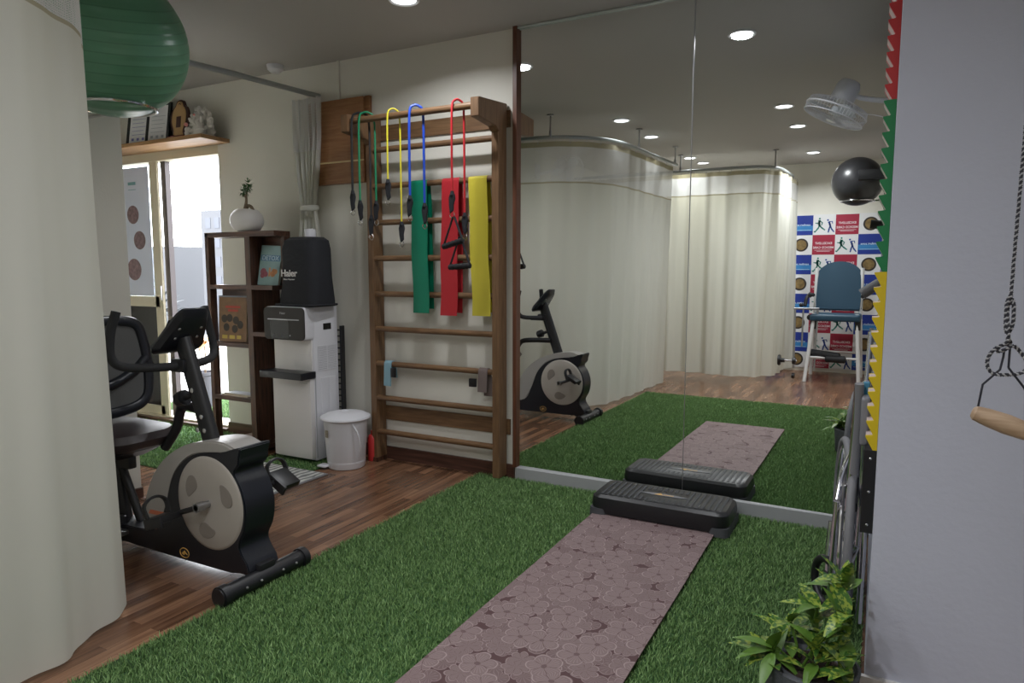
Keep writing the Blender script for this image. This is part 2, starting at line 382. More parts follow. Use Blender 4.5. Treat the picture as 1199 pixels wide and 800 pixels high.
def rotx(a): return Matrix.Rotation(a, 3, 'X')
def roty(a): return Matrix.Rotation(a, 3, 'Y')
def frame_mtx(o, u, v):
    u, v = V(u).normalized(), V(v).normalized(); w = u.cross(v)
    m = Matrix((u, v, w)).transposed().to_4x4(); m.translation = V(o); return m

H = 2.6; YW = 3.545
# ---------------------------------------------------------------- the setting
def st(name, m, *boxes, bev=0):
    b = MB()
    for q in boxes: b.box(*q, bev=bev)
    return struct(b.build(name, m, smooth=False))
st('floor', M['floor'], (-6.2, .7, -2.6, 3.75, -.1, 0))
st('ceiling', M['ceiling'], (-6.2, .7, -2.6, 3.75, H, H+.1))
st('wall_front', M['wall'], (-4.345, .7, YW, YW+.16, 0, H), (-6.2, -4.345, YW, YW+.16, 2.18, H))
st('wall_back', M['wall'], (-6.2, .7, -2.5, -2.35, 0, H))
st('wall_left', M['wall'], (-6.0, -3.53, -2.35, 2.28, 0, H))
st('wall_far_left', M['wall'], (-6.2, -6.0, -2.35, 3.70, 0, H))
st('wall_right', M['wall'], (.5, .66, -2.35, 2.1, 0, H))
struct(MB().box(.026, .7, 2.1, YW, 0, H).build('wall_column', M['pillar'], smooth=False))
st('baseboard_front', M['skirting'], (-4.345, -1.862, 3.53, YW, 0, .085))
st('baseboard_left', M['skirtingy'], (-3.53, -3.515, -2.35, 2.28, 0, .055))
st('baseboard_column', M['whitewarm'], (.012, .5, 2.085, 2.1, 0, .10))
st('trim_1', M['sill'], (-1.838, .02, 3.505, YW, 0, .078), bev=.001)
st('trim_2', M['redwood'], (-1.862, -1.838, 3.512, YW, .078, H))
st('trim_3', M['redwood'], (-3.53, -3.50, 2.25, 2.285, .0, .0005))

# balcony side
st('balcony_floor', M['concrete'], (-9.5, -3.0, 3.70, 6.2, -.12, -.02))
st('trim_4', M['concrete'], (-9.5, -3.0, 6.2, 6.3, -.12, .35))

# sliding door
wd = struct(MB().box(-6.0, -4.345, 3.56, 3.66, 2.105, 2.18).box(-6.0, -4.345, 3.55, 3.68, 0.0, .05).box(-4.375, -4.345, 3.57, 3.66, .05, 2.105).box(-6.0, -5.95, 3.56, 3.66, .05, 2.105).build('door_1', M['beige'], smooth=False))
MB().box(-5.155, -5.125, 3.575, 3.60, .05, 2.105, bev=.003).box(-5.118, -5.092, 3.565, 3.585, .05, 2.105, bev=.003).box(-5.95, -5.155, 3.585, 3.61, .945, 1.03).box(-5.95, -5.155, 3.585, 3.61, .05, .12).box(-5.215, -5.155, 3.585, 3.612, .05, 2.105).build('leaf_frame', M['beige'], wd, smooth=False)
MB().box(-5.092, -5.035, 3.60, 3.645, .05, 2.105).build('leaf_edge', M['brownmetal'], wd, smooth=False)
MB().box(-5.95, -5.215, 3.592, 3.60, 1.03, 2.105).build('glass_pane', M['glass'], wd, smooth=False)
MB().box(-5.95, -5.215, 3.592, 3.60, .12, .945).build('lower_panel', M['screen'], wd, smooth=False)
MB().box(-5.112, -5.098, 3.555, 3.565, 1.0, 1.12, bev=.003).build('handle', M['steel'], wd)
MB().box(-6.0, -4.345, 3.51, 3.55, 0, .035).build('threshold', M['skirting'], wd, smooth=False)

# ---------------------------------------------------------------- wall mirror (two leaning glass panels)
wm = empty('tall_mirror', (-.9, 3.53, .078), 'tall frameless two-panel wall mirror standing on the grey sill beside the stall bars', 'mirror')
def mplane(x, z): return 3.53-.008*(x+1)+.003*(z-1)
for x0, x1 in ((-1.838, -.856), (-.852, .015)):
    b = bmesh.new(); q = []
    for (x, z) in ((x0, .078), (x1, .078), (x1, H-.004), (x0, H-.004)): q.append(b.verts.new((x, mplane(x, z), z)))
    f = b.faces.new(q); b.normal_update()
    if f.normal.y > 0: bmesh.ops.reverse_faces(b, faces=[f])
    r = bmesh.ops.extrude_face_region(b, geom=[f]); bmesh.ops.translate(b, vec=(0, .0035, 0), verts=[x for x in r['geom'] if isinstance(x, bmesh.types.BMVert)])
    bmesh.ops.recalc_face_normals(b, faces=b.faces)
    mb = MB(); mb._add(b); mb.build('mirror_panel', M['mirror'], wm, smooth=False)
MB().box(-.8558, -.8522, 3.5265, 3.5335, .08, H-.006).build('joint_strip', M['steel'], wm, smooth=False)
MB().box(-1.838, .015, 3.524, 3.536, H-.012, H-.003).build('top_clip', M['glassedge'], wm, smooth=False)

# ---------------------------------------------------------------- turf
def turf(name, x0, x1, y0, y1, dens, label, skip=(), hz=.021, seed=1, z0=0.0):
    rs = np.random.RandomState(seed)
    b = MB().box(x0, x1, y0, y1, z0, z0+.006)
    bm = b.bm
    n = int((x1-x0)*(y1-y0)*dens)
    px = rs.uniform(x0, x1, n); py = rs.uniform(y0, y1, n); k = np.ones(n, bool)
    for a, c, d, e in skip: k &= ~((px > a) & (px < c) & (py > d) & (py < e))
    px, py = px[k], py[k]; n = len(px)
    ang = rs.uniform(0, 2*PI, n); ln = rs.uniform(.6, 1.15, n)*hz; w = rs.uniform(.0011, .0020, n); lean = rs.uniform(.1, .9, n)*ln; la = rs.uniform(0, 2*PI, n)
    vx = np.zeros((n, 5, 3)); cx_, sx_ = np.cos(ang)*w, np.sin(ang)*w
    lx, ly = np.cos(la)*lean, np.sin(la)*lean; zb = z0+.004
    vx[:, 0] = np.stack([px-cx_, py-sx_, np.full(n, zb)], 1); vx[:, 1] = np.stack([px+cx_, py+sx_, np.full(n, zb)], 1)
    vx[:, 2] = np.stack([px+cx_*.8+lx*.35, py+sx_*.8+ly*.35, zb+ln*.6], 1); vx[:, 3] = np.stack([px-cx_*.8+lx*.35, py-sx_*.8+ly*.35, zb+ln*.6], 1)
    vx[:, 4] = np.stack([px+lx, py+ly, zb+ln], 1)
    me0 = bpy.data.meshes.new(name); bm.to_mesh(me0); nb = len(me0.vertices); fb = [list(p.vertices) for p in me0.polygons]; cb = [tuple(v.co) for v in me0.vertices]; bm.free(); bpy.data.meshes.remove(me0)
    co = np.concatenate([np.array(cb), vx.reshape(-1, 3)]); base = nb+np.arange(n)*5
    loops = [np.array(fb).reshape(-1)]; tot = [np.full(len(fb), 4)]
    quad = np.stack([base, base+1, base+2, base+3], 1); tri = np.stack([base+3, base+2, base+4], 1)
    loops += [quad.reshape(-1), tri.reshape(-1)]; tot += [np.full(n, 4), np.full(n, 3)]
    loops = np.concatenate(loops); tot = np.concatenate(tot); start = np.concatenate([[0], np.cumsum(tot)[:-1]])
    me = bpy.data.meshes.new(name); me.vertices.add(len(co)); me.vertices.foreach_set('co', co.reshape(-1).astype(np.float32))
    me.loops.add(len(loops)); me.loops.foreach_set('vertex_index', loops.astype(np.int32)); me.polygons.add(len(tot)); me.polygons.foreach_set('loop_start', start.astype(np.int32)); me.polygons.foreach_set('loop_total', tot.astype(np.int32))
    mi = np.ones(len(tot), np.int32); mi[:len(fb)] = 0; me.materials.append(M['turfback']); me.materials.append(M['blades']); me.polygons.foreach_set('material_index', mi)
    me.update(); me.validate()
    at = me.attributes.new('shade', 'FLOAT', 'POINT'); sh = np.zeros(len(co), np.float32); sh[nb:] = np.repeat(rs.uniform(0, 1, n), 5); at.data.foreach_set('value', sh)
    o = bpy.data.objects.new(name, me); col.objects.link(o); return tag(o, label, 'artificial grass', kind='stuff')
turf('artificial_turf', -2.09, .015, 0.28, 3.503, 38000, 'large green artificial grass mat on the wood floor in front of the wall mirror', skip=[(-1.21, -.61, 1.5, 3.2), (-1.20, -.57, 3.14, 3.42)])
turf('artificial_turf', -5.6, -3.72, 2.66, 3.505, 14000, 'green artificial grass strip on the floor by the balcony door', skip=[], seed=2)
turf('artificial_turf', -5.9, -3.4, 3.95, 4.75, 9000, 'sunlit artificial grass patch outside on the balcony', seed=3, z0=-.02)
turf('artificial_turf', -3.52, -3.04, 3.06, 3.46, 14000, 'small dark green turf square under the white water dispenser', seed=4, hz=.018, skip=[(-3.46, -3.14, 3.2, 3.44)])

# ---------------------------------------------------------------- yoga mat and step
b = MB(); pts = [(y, .028+.0015*math.sin(y*7)) for y in [1.46+i*.1 for i in range(18)]]
b.strip([(-.905, y, z) for y, z in pts], (1, 0, 0), .60, .005)
tag(b.build('yoga_mat', M['yoga'], smooth=False), 'long mauve yoga mat with a pale floral line print lying on the green turf', 'yoga mat')

stp = empty('step_platform', (-.885, 3.28, .02), 'low black aerobic step with grey feet at the mirror end of the floral mat', 'exercise step')
def rr(x0, x1, y0, y1, r, k=5):
    out = []
    for cx_, cy_, a0 in ((x1-r, y1-r, 0), (x0+r, y1-r, PI/2), (x0+r, y0+r, PI), (x1-r, y0+r, 1.5*PI)):
        out += [(cx_+r*math.cos(a0+PI/2*i/k), cy_+r*math.sin(a0+PI/2*i/k)) for i in range(k+1)]
    return out
def loft(layers):
    tb = bmesh.new(); rs_ = [[tb.verts.new((x, y, z)) for x, y in L] for L, z in layers]; n = len(rs_[0])
    for A, B in zip(rs_, rs_[1:]):
        for i in range(n): tb.faces.new((A[i], A[(i+1) % n], B[(i+1) % n], B[i]))
    tb.faces.new(rs_[0][::-1]); tb.faces.new(rs_[-1]); bmesh.ops.recalc_face_normals(tb, faces=tb.faces); return tb
sx0, sx1, sy0, sy1 = -1.225, -.545, 3.13, 3.43
b = MB(); b._add(loft([(rr(sx0+.008, sx1-.008, sy0+.008, sy1-.008, .05), .035), (rr(sx0, sx1, sy0, sy1, .055), .075), (rr(sx0+.006, sx1-.006, sy0+.006, sy1-.006, .05), .115), (rr(sx0+.02, sx1-.02, sy0+.02, sy1-.02, .045), .128)]))
b.build('body', M['black'], stp)
b = MB()
for i in range(22):
    x = sx0+.05+i*.0275
    if abs(x-(-.885)) < .11: b.box(x, x+.012, sy0+.035, sy0+.09, .127, .1295).box(x, x+.012, sy1-.09, sy1-.035, .127, .1295)
    else: b.box(x, x+.012, sy0+.035, sy1-.035, .127, .1295)
b.build('tread_ribs', mat('dark_grey_rubber', (.035, .037, .042), .6), stp, smooth=False)
b = MB(); b.prism([(-.13, 0), (-.05, .016), (.05, .016), (.13, 0), (.05, -.016), (-.05, -.016)], (-.885, 3.28, .128), (1, 0, 0), (0, 1, 0), (0, 0, .0025)); b.build('badge_plate', M['rubbergrey'], stp, smooth=False)
b = MB(); b.prism([(-.045, -.012), (.0, -.012), (-.018, .018)], (-.885, 3.28, .1305), (1, 0, 0), (0, 1, 0), (0, 0, .001)).box(-.885, -.835, 3.275, 3.283, .1305, .1313); b.build('badge_logo', M['gold'], stp, smooth=False)
for fx0, fx1 in ((sx0+.0, sx0+.09), (sx1-.09, sx1)):
    b = MB(); b._add(loft([(rr(fx0-.004, fx1+.004, sy0-.004, sy1+.004, .03), .02), (rr(fx0, fx1, sy0, sy1, .03), .06)])); b.build('foot', mat('charcoal_rubber', (.055, .057, .063), .6), stp)

# ---------------------------------------------------------------- stall bars
sb = empty('stall_bars', (-2.38, 3.49, 0), 'tall brown wooden stall bars with hanging resistance bands, fixed left of the mirror', 'wall bars')
for x0 in (-2.862, -1.957):
    MB().box(x0, x0+.045, 3.435, 3.532, .0 if x0 < -2 else .02, 2.17, bev=.003).build('post', M['stall'], sb, smooth=False)
    b = MB(); b.prism([(3.532, 2.06), (3.435, 2.02), (3.40, 2.045), (3.215, 2.065), (3.215, 2.165), (3.532, 2.19)], (x0-.004, 0, 0), (0, 1, 0), (0, 0, 1), (.053, 0, 0), bev=.003); b.build('top_block', M['stall'], sb, smooth=False)
    MB().box(x0-.003, x0+.048, 3.43, 3.534, 0, .03, bev=.002).build('foot_pad', M['darkwood'], sb, smooth=False) if x0 < -2 else None
MB().cyl((-2.83, 3.25, 2.13), (-1.94, 3.25, 2.13), .019).build('rung', M['stallx'], sb)
for z in [1.99-.2235*i for i in range(9)]:
    MB().cyl((-2.83, 3.455, z), (-1.94, 3.455, z), .018).build('rung', M['stallx'], sb)
for z0, z1 in ((2.06, 2.155), (.265, .36)):
    MB().box(-2.90, -1.89, 3.534, 3.544, z0, z1, bev=.002).build('crossbar', M['stallx'], sb, smooth=False)

# resistance tubes over the top rung
def clip_end(b_black, b_metal, x, y, z, tilt=0, big=0):
    b_black.prism([(-.013, .005), (.015, .005), (.021, -.02), (.014, -.055), (.016, -.085), (-.005, -.102), (-.014, -.06), (-.019, -.02)], (x, y-.006, z), (math.cos(tilt), 0, math.sin(tilt)), (-math.sin(tilt), 0, math.cos(tilt)), (0, .012, 0), bev=.002)
    b_black.cyl((x, y, z+.02), (x, y, z-.002), .009, .013, seg=10)
    pts = [V((x-.012, y, z-.10)), V((x-.016, y, z-.115)), V((x, y, z-.128)), V((x+.014, y, z-.112)), V((x+.008, y, z-.095))]
    b_metal.tube(pts, .0024, 6, 4)
def res_tube(matk, cname, xa, xb, za, zb, label, r=.006, xtop=None, ends=None, yo=0):
    th = empty('resistance_tube', ((xa+xb)/2, 3.25, 2.15), label, 'exercise band', 'resistance tubes hung over the top rung')
    y0, y1 = 3.222-yo, 3.205-yo; zt = 2.149+r
    xm = (xa+xb)/2 if xtop is None else xtop
    pts = [(xa, 3.222, za), (xa, 3.222, 1.9), (xa+.001, 3.224, 2.09), (xa*.85+xm*.15, 3.230, zt-.004), (xa*.5+xm*.5, 3.24, zt+.011), (xm, 3.25, zt+.016), (xb*.5+xm*.5, 3.262, zt+.009), (xb*.85+xm*.15, 3.272, zt-.006), (xb-.001, 3.279, 2.09), (xb, 3.279, 1.9), (xb, 3.279, zb)]
    MB().tube(pts, r, 8, 6).build('tube', M[matk], th)
    for x, z, y in ((xa, za, 3.222), (xb, zb, 3.279)):
        k = MB(); mt = MB(); clip_end(k, mt, x, y, z, random.uniform(-.1, .1)); c = k.build('clip', M['blackcloth'], th); mt.build('snap_hook', M['chrome'], c)
    return th
res_tube('tubeblack', 'black', -2.79, -2.70, 1.70, 1.555, 'black resistance tube, leftmost on the top rung of the stall bars', .007)
res_tube('green', 'green', -2.735, -2.66, 1.64, 1.64, 'green resistance tube with black clips near the left post of the stall bars', .006)
res_tube('yellow', 'yellow', -2.525, -2.475, 1.75, 1.51, 'thin yellow resistance tube over the top rung', .005)
res_tube('blue', 'blue', -2.37, -2.31, 1.65, 1.61, 'blue resistance tube over the middle of the top rung', .0075)
rt = res_tube('red', 'red', -2.085, -2.04, 1.66, 1.545, 'red resistance tube with two black foam grip handles on the top rung', .0065)
for (x0, z0, x1, z1, ax, az) in ((-2.145, 1.375, -2.01, 1.41, -2.075, 1.54), (-2.105, 1.262, -1.965, 1.272, -2.035, 1.43)):
    b = MB(); d = V((x1-x0, 0, z1-z0)); y = 3.215
    b.cyl((x0, y, z0), (x1, y, z1), .0155, seg=16, bev=.003)
    for i in range(1, 6): p = V((x0, y, z0))+d*(i/6); b.cyl(p-d.normalized()*.003, p+d.normalized()*.003, .0175, seg=16)
    hg = b.build('handle_grip', M['foam'], rt)
    b = MB(); dn = d.normalized()
    b.strip([V((x0, y, z0))+dn*.004, V((ax-.004, y+.005, az)), ], (0, 1, 0), .016, .003).strip([V((ax+.004, y+.005, az)), V((x1, y, z1))-dn*.004], (0, 1, 0), .02, .003)
    b.build('webbing', M['blackcloth'], hg, smooth=False)
# flat bands over the third rung
def flat_band(matk, x, w, zb1, zb2, label, sway=0):
    z3 = 1.99-.2235; y = 3.455; R_ = .0195
    pts = [(x+sway, y-R_-.006, zb1)]+[(x+sway*(1-i/8)+.004*math.sin(i*1.3), y-R_-.004, zb1+(z3-zb1)*i/8) for i in range(1, 8)]
    pts += [(x, y-R_*math.cos(a), z3+R_*math.sin(a)) for a in [PI*i/8 for i in range(9)]]
    pts += [(x+.006+sway*.8*(i/6), y+R_+.003, z3-(z3-zb2)*i/6) for i in range(1, 7)]
    o = MB().strip(pts, (1, 0, 0), w, .0015).build('latex_band', M[matk], smooth=True)
    return tag(o, label, 'exercise band', 'flat latex bands over the third rung')
flat_band('bandgreen', -2.462, .118, .985, 1.01, 'wide flat green latex band folded over the third rung', .01)
flat_band('bandred', -2.235, .118, .975, .99, 'wide flat red latex band folded over the third rung', -.018)
flat_band('bandyellow', -2.05, .122, .98, 1.0, 'wide flat yellow latex band folded over the third rung', .025)
# cuffs on rung 8
zr = 1.99-.2235*6; y = 3.455
def cuff(x, w, zb, zback, m_, label, box):
    th = empty('wrist_cuff', (x, 3.43, zr), label, 'cuff')
    pts = [(x, y-.028, zb), (x, y-.024, zb+.06)]+[(x, y-.0205*math.cos(a), zr+.0205*math.sin(a)) for a in [PI*i/8 for i in range(9)]]+[(x+.01, y+.022, zr-.04), (x+.014, y+.022, zback)]
    MB().strip(pts, (1, 0, .0), w, .006).build('strap', m_, th)
    b = MB(); b.box(*box, bev=.004); b.build('buckle', M['black'], th)
cuff(-2.72, .055, .512, .56, M['cuffblue'], 'pale blue webbing cuff looped on a low rung near the left post', (-2.69, -2.655, 3.42, 3.436, .57, .63))
cuff(-2.02, .06, .53, .50, M['cuffgrey'], 'taupe webbing cuff with a black buckle looped on a low rung near the right post', (-2.10, -2.055, 3.405, 3.425, .56, .61))

# ---------------------------------------------------------------- downlights
def make_light(x, y, label):
    th = empty('ceiling_downlight', (x, y, H), label, 'ceiling light', 'round ceiling downlights')
    MB().lathe([(.062, -.002), (.078, -.002), (.080, -.008), (.072, -.013), (.060, -.006), (.062, -.002)]).build('rim', M['lampring'], th, local=True)
    MB().lathe([(0, -.007), (.061, -.007), (.061, -.001), (0, -.001)]).build('diffuser', M['lamp'], th, local=True)
    return th
LPOS = [(-2.16, 2.91, 'round ceiling downlight straight above the turf edge, nearest the stall bars'), (-2.13, 1.06, 'round ceiling downlight above the turf edge, in front of the exercise bike'), (-2.12, .22, 'round ceiling downlight beside the first cubicle curtain, reflected in the mirror'), (-2.1, -1.22, 'round ceiling downlight over the front of the second cubicle'), (-2.05, -1.66, 'round ceiling downlight deeper inside the second cubicle'),
        (-.76, 2.85, 'brightest ceiling downlight in the mirror, above the step'), (-.78, .93, 'round ceiling downlight over the mid turf, left of the fan'), (-.77, .07, 'round ceiling downlight below the wall fan in the mirror, over the turf end'), (-.78, -1.5, 'round ceiling downlight above the blue therapy chair')]
LP = 17
l0 = None
for i, (x, y, lb) in enumerate(LPOS):
    if l0 is None: l0 = make_light(x, y, lb)
    else:
        c = copy_tree(l0); c.location = (x, y, H); c['label'] = lb
    la = bpy.data.lights.new('downlight', 'AREA'); la.shape = 'DISK'; la.size = .11; la.energy = LP*(.38 if (x < -2 and .9 < y < 1.2) else (1.75 if x > -1 else 1.15) if y < .5 else .95); la.color = (.95, .97, 1.0); la.spread = math.radians(150)
    lo = bpy.data.objects.new('downlight_lamp', la); lo.location = (x, y, H-.018); col.objects.link(lo)

# ---------------------------------------------------------------- curtains
def arclen_path(pts, step=.012):
    P_ = spline([V((*p, 0)) for p in pts], 24); L_ = [0]
    for a, b_ in zip(P_, P_[1:]): L_.append(L_[-1]+(b_-a).length)
    n = max(2, int(L_[-1]/step)); out = []; j = 0
    for i in range(n+1):
        s = L_[-1]*i/n
        while j < len(L_)-2 and L_[j+1] < s: j += 1
        t = (s-L_[j])/max(1e-9, L_[j+1]-L_[j]); p = P_[j].lerp(P_[j+1], min(1, t)); d = (P_[j+1]-P_[j]).normalized(); out.append((p, V((-d.y, d.x, 0)), s))
    return out
def sheet(top, bot, z0, z1, amp, wl, zt, zb, seed, amp2=1.0, rows=14, over=1.0):
    """cloth between z0 (low) and z1, whole curtain hangs zb..zt; fold amplitude grows downward"""
    A = arclen_path(top); n = len(A); Bp = arclen_path(bot); rs = random.Random(seed)
    ph = [rs.uniform(0, 6.28) for _ in range(6)]
    bm = bmesh.new(); uvl = bm.loops.layers.uv.new('UVMap'); G = []
    for j in range(rows+1):
        z = z1+(z0-z1)*j/rows; k = (zt-z)/(zt-zb); row = []
        for i, (p, nn, s) in enumerate(A):
            q = Bp[min(len(Bp)-1, int(i*(len(Bp)-1)/(n-1)+.5))]
            base = p.lerp(q[0], k); n2 = nn.lerp(q[1], k).normalized()
            a = amp*(.45+.55*k*amp2)
            w = math.sin(s*2*PI/wl+ph[0]+.8*math.sin(s*2.1+ph[1]))*a+math.sin(s*2*PI/(wl*.43)+ph[2]+k*1.2)*a*.28+math.sin(s*2*PI/(wl*2.7)+ph[3])*a*.6*k
            v = bm.verts.new((base.x+n2.x*w, base.y+n2.y*w, z)); row.append((v, s, z))
        G.append(row)
    for R0, R1 in zip(G, G[1:]):
        for i in range(n-1):
            f = bm.faces.new((R1[i][0], R1[i+1][0], R0[i+1][0], R0[i][0]))
            for lp, c in zip(f.loops, (R1[i], R1[i+1], R0[i+1], R0[i])): lp[uvl].uv = (c[1], c[2])
    return bm
def curtain(name, label, top, bot, zt, zm, zb, amp, wl, seed, hooks=True, group=None, loc=None):
    th = empty(name, (*(loc or top[0]), 0), label, 'curtain', group)
    for nm, z0, z1, m_ in (('heading_tape', zt-.045, zt, M['hem']), ('net_panel', zm, zt-.045, M['net']), ('seam_tape', zm-.014, zm, M['hem']), ('cloth_panel', zb, zm-.014, M['curtain'])):
        b = MB(); b.bm.free(); b.bm = sheet(top, bot, z0, z1, amp, wl, zt, zb, seed, rows=2 if nm.endswith('tape') else 14); b.build(nm, m_, th)
    if hooks:
        A = arclen_path(top); L_ = A[-1][2]; n = int(L_/.14)
        for i in range(n):
            p, nn, s = A[int((i+.5)*len(A)/n)]; MB().tube([(p.x, p.y, zt-.02), (p.x+.006, p.y, zt+.01), (p.x, p.y, zt+.032)], .0025, 5).build('hook', M['steel'], th)
    return th
def track(label, pts, z, drops, group='ceiling curtain tracks', loc=None):
    th = empty('curtain_track', (*(loc or pts[0]), z), label, 'curtain track', group)
    P_ = [p for p, _, _ in arclen_path(pts, .05)]
    MB().tube([(p.x, p.y, z) for p in P_], .013, 8, flat=1.3).build('rail', M['rail'], th)
    for x, y in drops:
        MB().cyl((x, y, z), (x, y, H-.01), .007, seg=10).cyl((x, y, H-.012), (x, y, H), .03, .03, seg=16).cyl((x, y, z), (x, y, z+.05), .012, seg=10).build('drop_rod', M['steel'], th)
TA = [(-3.5, 1.57), (-2.95, 1.57), (-2.72, 1.555), (-2.5, 1.49), (-2.3, 1.33), (-2.17, 1.1), (-2.12, .8), (-2.09, .2), (-2.06, -.36)]
BA = [(-3.5, 1.57), (-2.95, 1.57), (-2.68, 1.56), (-2.45, 1.50), (-2.36, 1.42), (-2.25, 1.2), (-2.19, 1.02), (-2.15, .3), (-2.12, -.36)]
track('curved ceiling curtain track around the near cubicle beside the bike', TA+[(-2.05, -.5)], 2.41, [(-2.6, 1.55), (-2.11, .62), (-2.06, -.45)])
curtain('cubicle_curtain', 'cream cubicle curtain hanging at the left edge, net top, in front of the bike', TA, BA, 2.375, 2.03, .02, .012, .30, 3, group='cream hospital cubicle curtains')
TB = [(-3.5, -1.0), (-2.3, -1.0), (-1.5, -1.0), (-1.25, -1.05), (-1.10, -1.25), (-1.06, -1.6), (-1.02, -2.3)]
BB = [(-3.5, -1.04), (-2.3, -1.06), (-1.5, -1.0), (-1.22, -1.05), (-1.10, -1.3), (-1.08, -1.7), (-.98, -2.28)]
track('curved ceiling curtain track around the rear cubicle near the back wall', TB[:-1]+[(-1.04, -2.0)], 2.41, [(-2.15, -1.0), (-1.13, -1.15)])
curtain('cubicle_curtain', 'cream cubicle curtain of the rear cubicle, seen in the mirror beside the blue chair', TB, BB, 2.375, 2.13, .06, .035, .26, 11, group='cream hospital cubicle curtains')
# rail to the balcony corner and the tied curtain on it
track('straight ceiling curtain rail running to the wall above the water dispenser', [(-3.33, 3.54), (-3.40, 2.9), (-3.50, 2.2)], 2.395, [(-3.44, 2.5)])
th = empty('tied_curtain', (-3.38, 3.44, 0), 'narrow cream curtain bunched against the wall left of the wooden panel', 'curtain')
def bunch(z0, z1, wf, m_, nm, rows=16):
    bm = bmesh.new(); uvl = bm.loops.layers.uv.new('UVMap'); G = []; n = 70
    for j in range(rows+1):
        z = z1+(z0-z1)*j/rows; w = wf(z); row = []
        for i in range(n+1):
            s = i/n; row.append((bm.verts.new((-3.385+(s-.5)*w, 3.47+.022*math.sin(s*6*2*PI+.6*math.sin(z*3))*min(1, w/.2)+.01*math.sin(s*31), z)), s*1.2, z))
        G.append(row)
    for R0, R1 in zip(G, G[1:]):
        for i in range(n):
            f = bm.faces.new((R1[i][0], R1[i+1][0], R0[i+1][0], R0[i][0]))
            for lp, c in zip(f.loops, (R1[i], R1[i+1], R0[i+1], R0[i])): lp[uvl].uv = (c[1], c[2])
    b = MB(); b.bm.free(); b.bm = bm; return b.build(nm, m_, th)
wf = lambda z: .13+.13*min(1, abs(z-1.66)/.45)
bunch(2.03, 2.37, wf, M['net'], 'net_panel'); bunch(1.15, 2.03, wf, M['curtain'], 'cloth_panel', 24)
MB().tube([(-3.45, 3.47, 1.66), (-3.40, 3.425, 1.655), (-3.33, 3.43, 1.655), (-3.315, 3.47, 1.66), (-3.35, 3.515, 1.665), (-3.42, 3.515, 1.665)], .009, 8, 4, close=True, flat=2).build('tie', M['curtain'], th)

# wooden wall panel left of bars
wp = empty('wooden_panel', (-3.12, 3.53, 1.81), 'square brown wooden wall panel with a pale inlay line behind the stall bars', 'wall panel')
MB().box(-3.40, -2.93, 3.50, 3.545, 1.81, 2.345, bev=.002).box(-2.93, -2.895, 3.52, 3.545, 1.80, 2.35, bev=.002).build('board', M['panelwood'], wp, smooth=False)
MB().box(-3.40, -2.93, 3.4985, 3.5005, 1.944, 1.954).build('inlay', mat('pale_inlay', (.72, .58, .30), .4), wp, smooth=False)
# conduit + smoke detector
tag(MB().lathe([(0, -.05), (.03, -.048), (.05, -.03), (.055, 0)], (-3.6, 3.42, H)).build('smoke_detector', M['white']), 'small white round smoke detector on the ceiling by the curtain rail', 'smoke detector')
struct(MB().box(-3.17, -3.15, 3.53, 3.546, 2.35, H, bev=.003).build('trim_5', M['wall'], smooth=False))

# ---------------------------------------------------------------- green ball on ring
gb = MB().sphere((0, 0, 0), .312, seg=64).build('gym_ball', M['ballgreen'])
gb.location = (-3.045, 1.95, 2.245); gb.rotation_euler = (.25, .35, 0)
tag(gb, 'large green gym ball resting on a chrome ring near the ceiling', 'gym ball')
wr = empty('ball_holder', (-3.53, 1.95, 1.92), 'chrome wall ring holding the large green gym ball', 'ball holder')
ang = [2*PI*i/40 for i in range(40)]
MB().tube([(-3.045+.165*math.cos(a), 1.95+.165*math.sin(a), 1.972) for a in ang], .008, 8, close=True).build('ring', M['chrome'], wr)
MB().tube([(-3.20, 1.89, 1.972), (-3.525, 1.89, 1.972)], .008, 8).build('arm', M['chrome'], wr)
MB().tube([(-3.20, 2.01, 1.972), (-3.525, 2.01, 1.972)], .008, 8).build('arm', M['chrome'], wr)
MB().box(-3.53, -3.522, 1.84, 2.06, 1.93, 2.01, bev=.002).build('bracket', M['chrome'], wr)

# ---------------------------------------------------------------- shelf above the door and what stands on it
tag(MB().box(-5.9, -4.215, 3.30, YW, 2.168, 2.196, bev=.002).build('display_shelf', M['honey'], smooth=False), 'long honey wood shelf above the balcony door', 'shelf')
def cert(x, rot, label, stripe):
    th = empty('framed_certificate', (x, 3.40, 2.197), label, 'certificate', 'certificates on the shelf above the door')
    R_ = Matrix.Translation((x, 3.40, 2.199)) @ Matrix.Rotation(rot, 4, 'Z') @ Matrix.Rotation(-.16, 4, 'X')
    b = MB(); b.box(-.12, -.095, -.009, .009, 0, .30).box(.095, .12, -.009, .009, 0, .30).box(-.095, .095, -.009, .009, 0, .02).box(-.095, .095, -.009, .009, .28, .30)
    bmesh.ops.transform(b.bm, matrix=R_, verts=b.bm.verts); b.build('frame', M['black'], th, smooth=False)
    b = MB(); b.box(-.095, .095, -.004, .006, .02, .28); bmesh.ops.transform(b.bm, matrix=R_, verts=b.bm.verts); s = b.build('sheet', M['paper'], th, smooth=False)
    b = MB()
    for i in range(5): b.box(-.07, .07-.02*(i % 2), -.0048, -.004, .20-.03*i, .203-.03*i)
    for k in range(3): b.box(-.07+.055*k, -.045+.055*k, -.0048, -.004, .035, .055)
    bmesh.ops.transform(b.bm, matrix=R_, verts=b.bm.verts); b.build('print', stripe, s, smooth=False)
cert(-5.06, .1, 'leftmost framed certificate on the shelf above the door, half hidden by the column', mat('print_blue', (.2, .2, .45), .6))
cert(-4.83, .1, 'framed certificate in a black frame leaning beside the wooden plaque', mat('print_grey', (.35, .38, .42), .6))
th = empty('award_plaque', (-4.59, 3.40, 2.197), 'dark wooden award plaque with a gold shield plate on the shelf above the door', 'plaque')
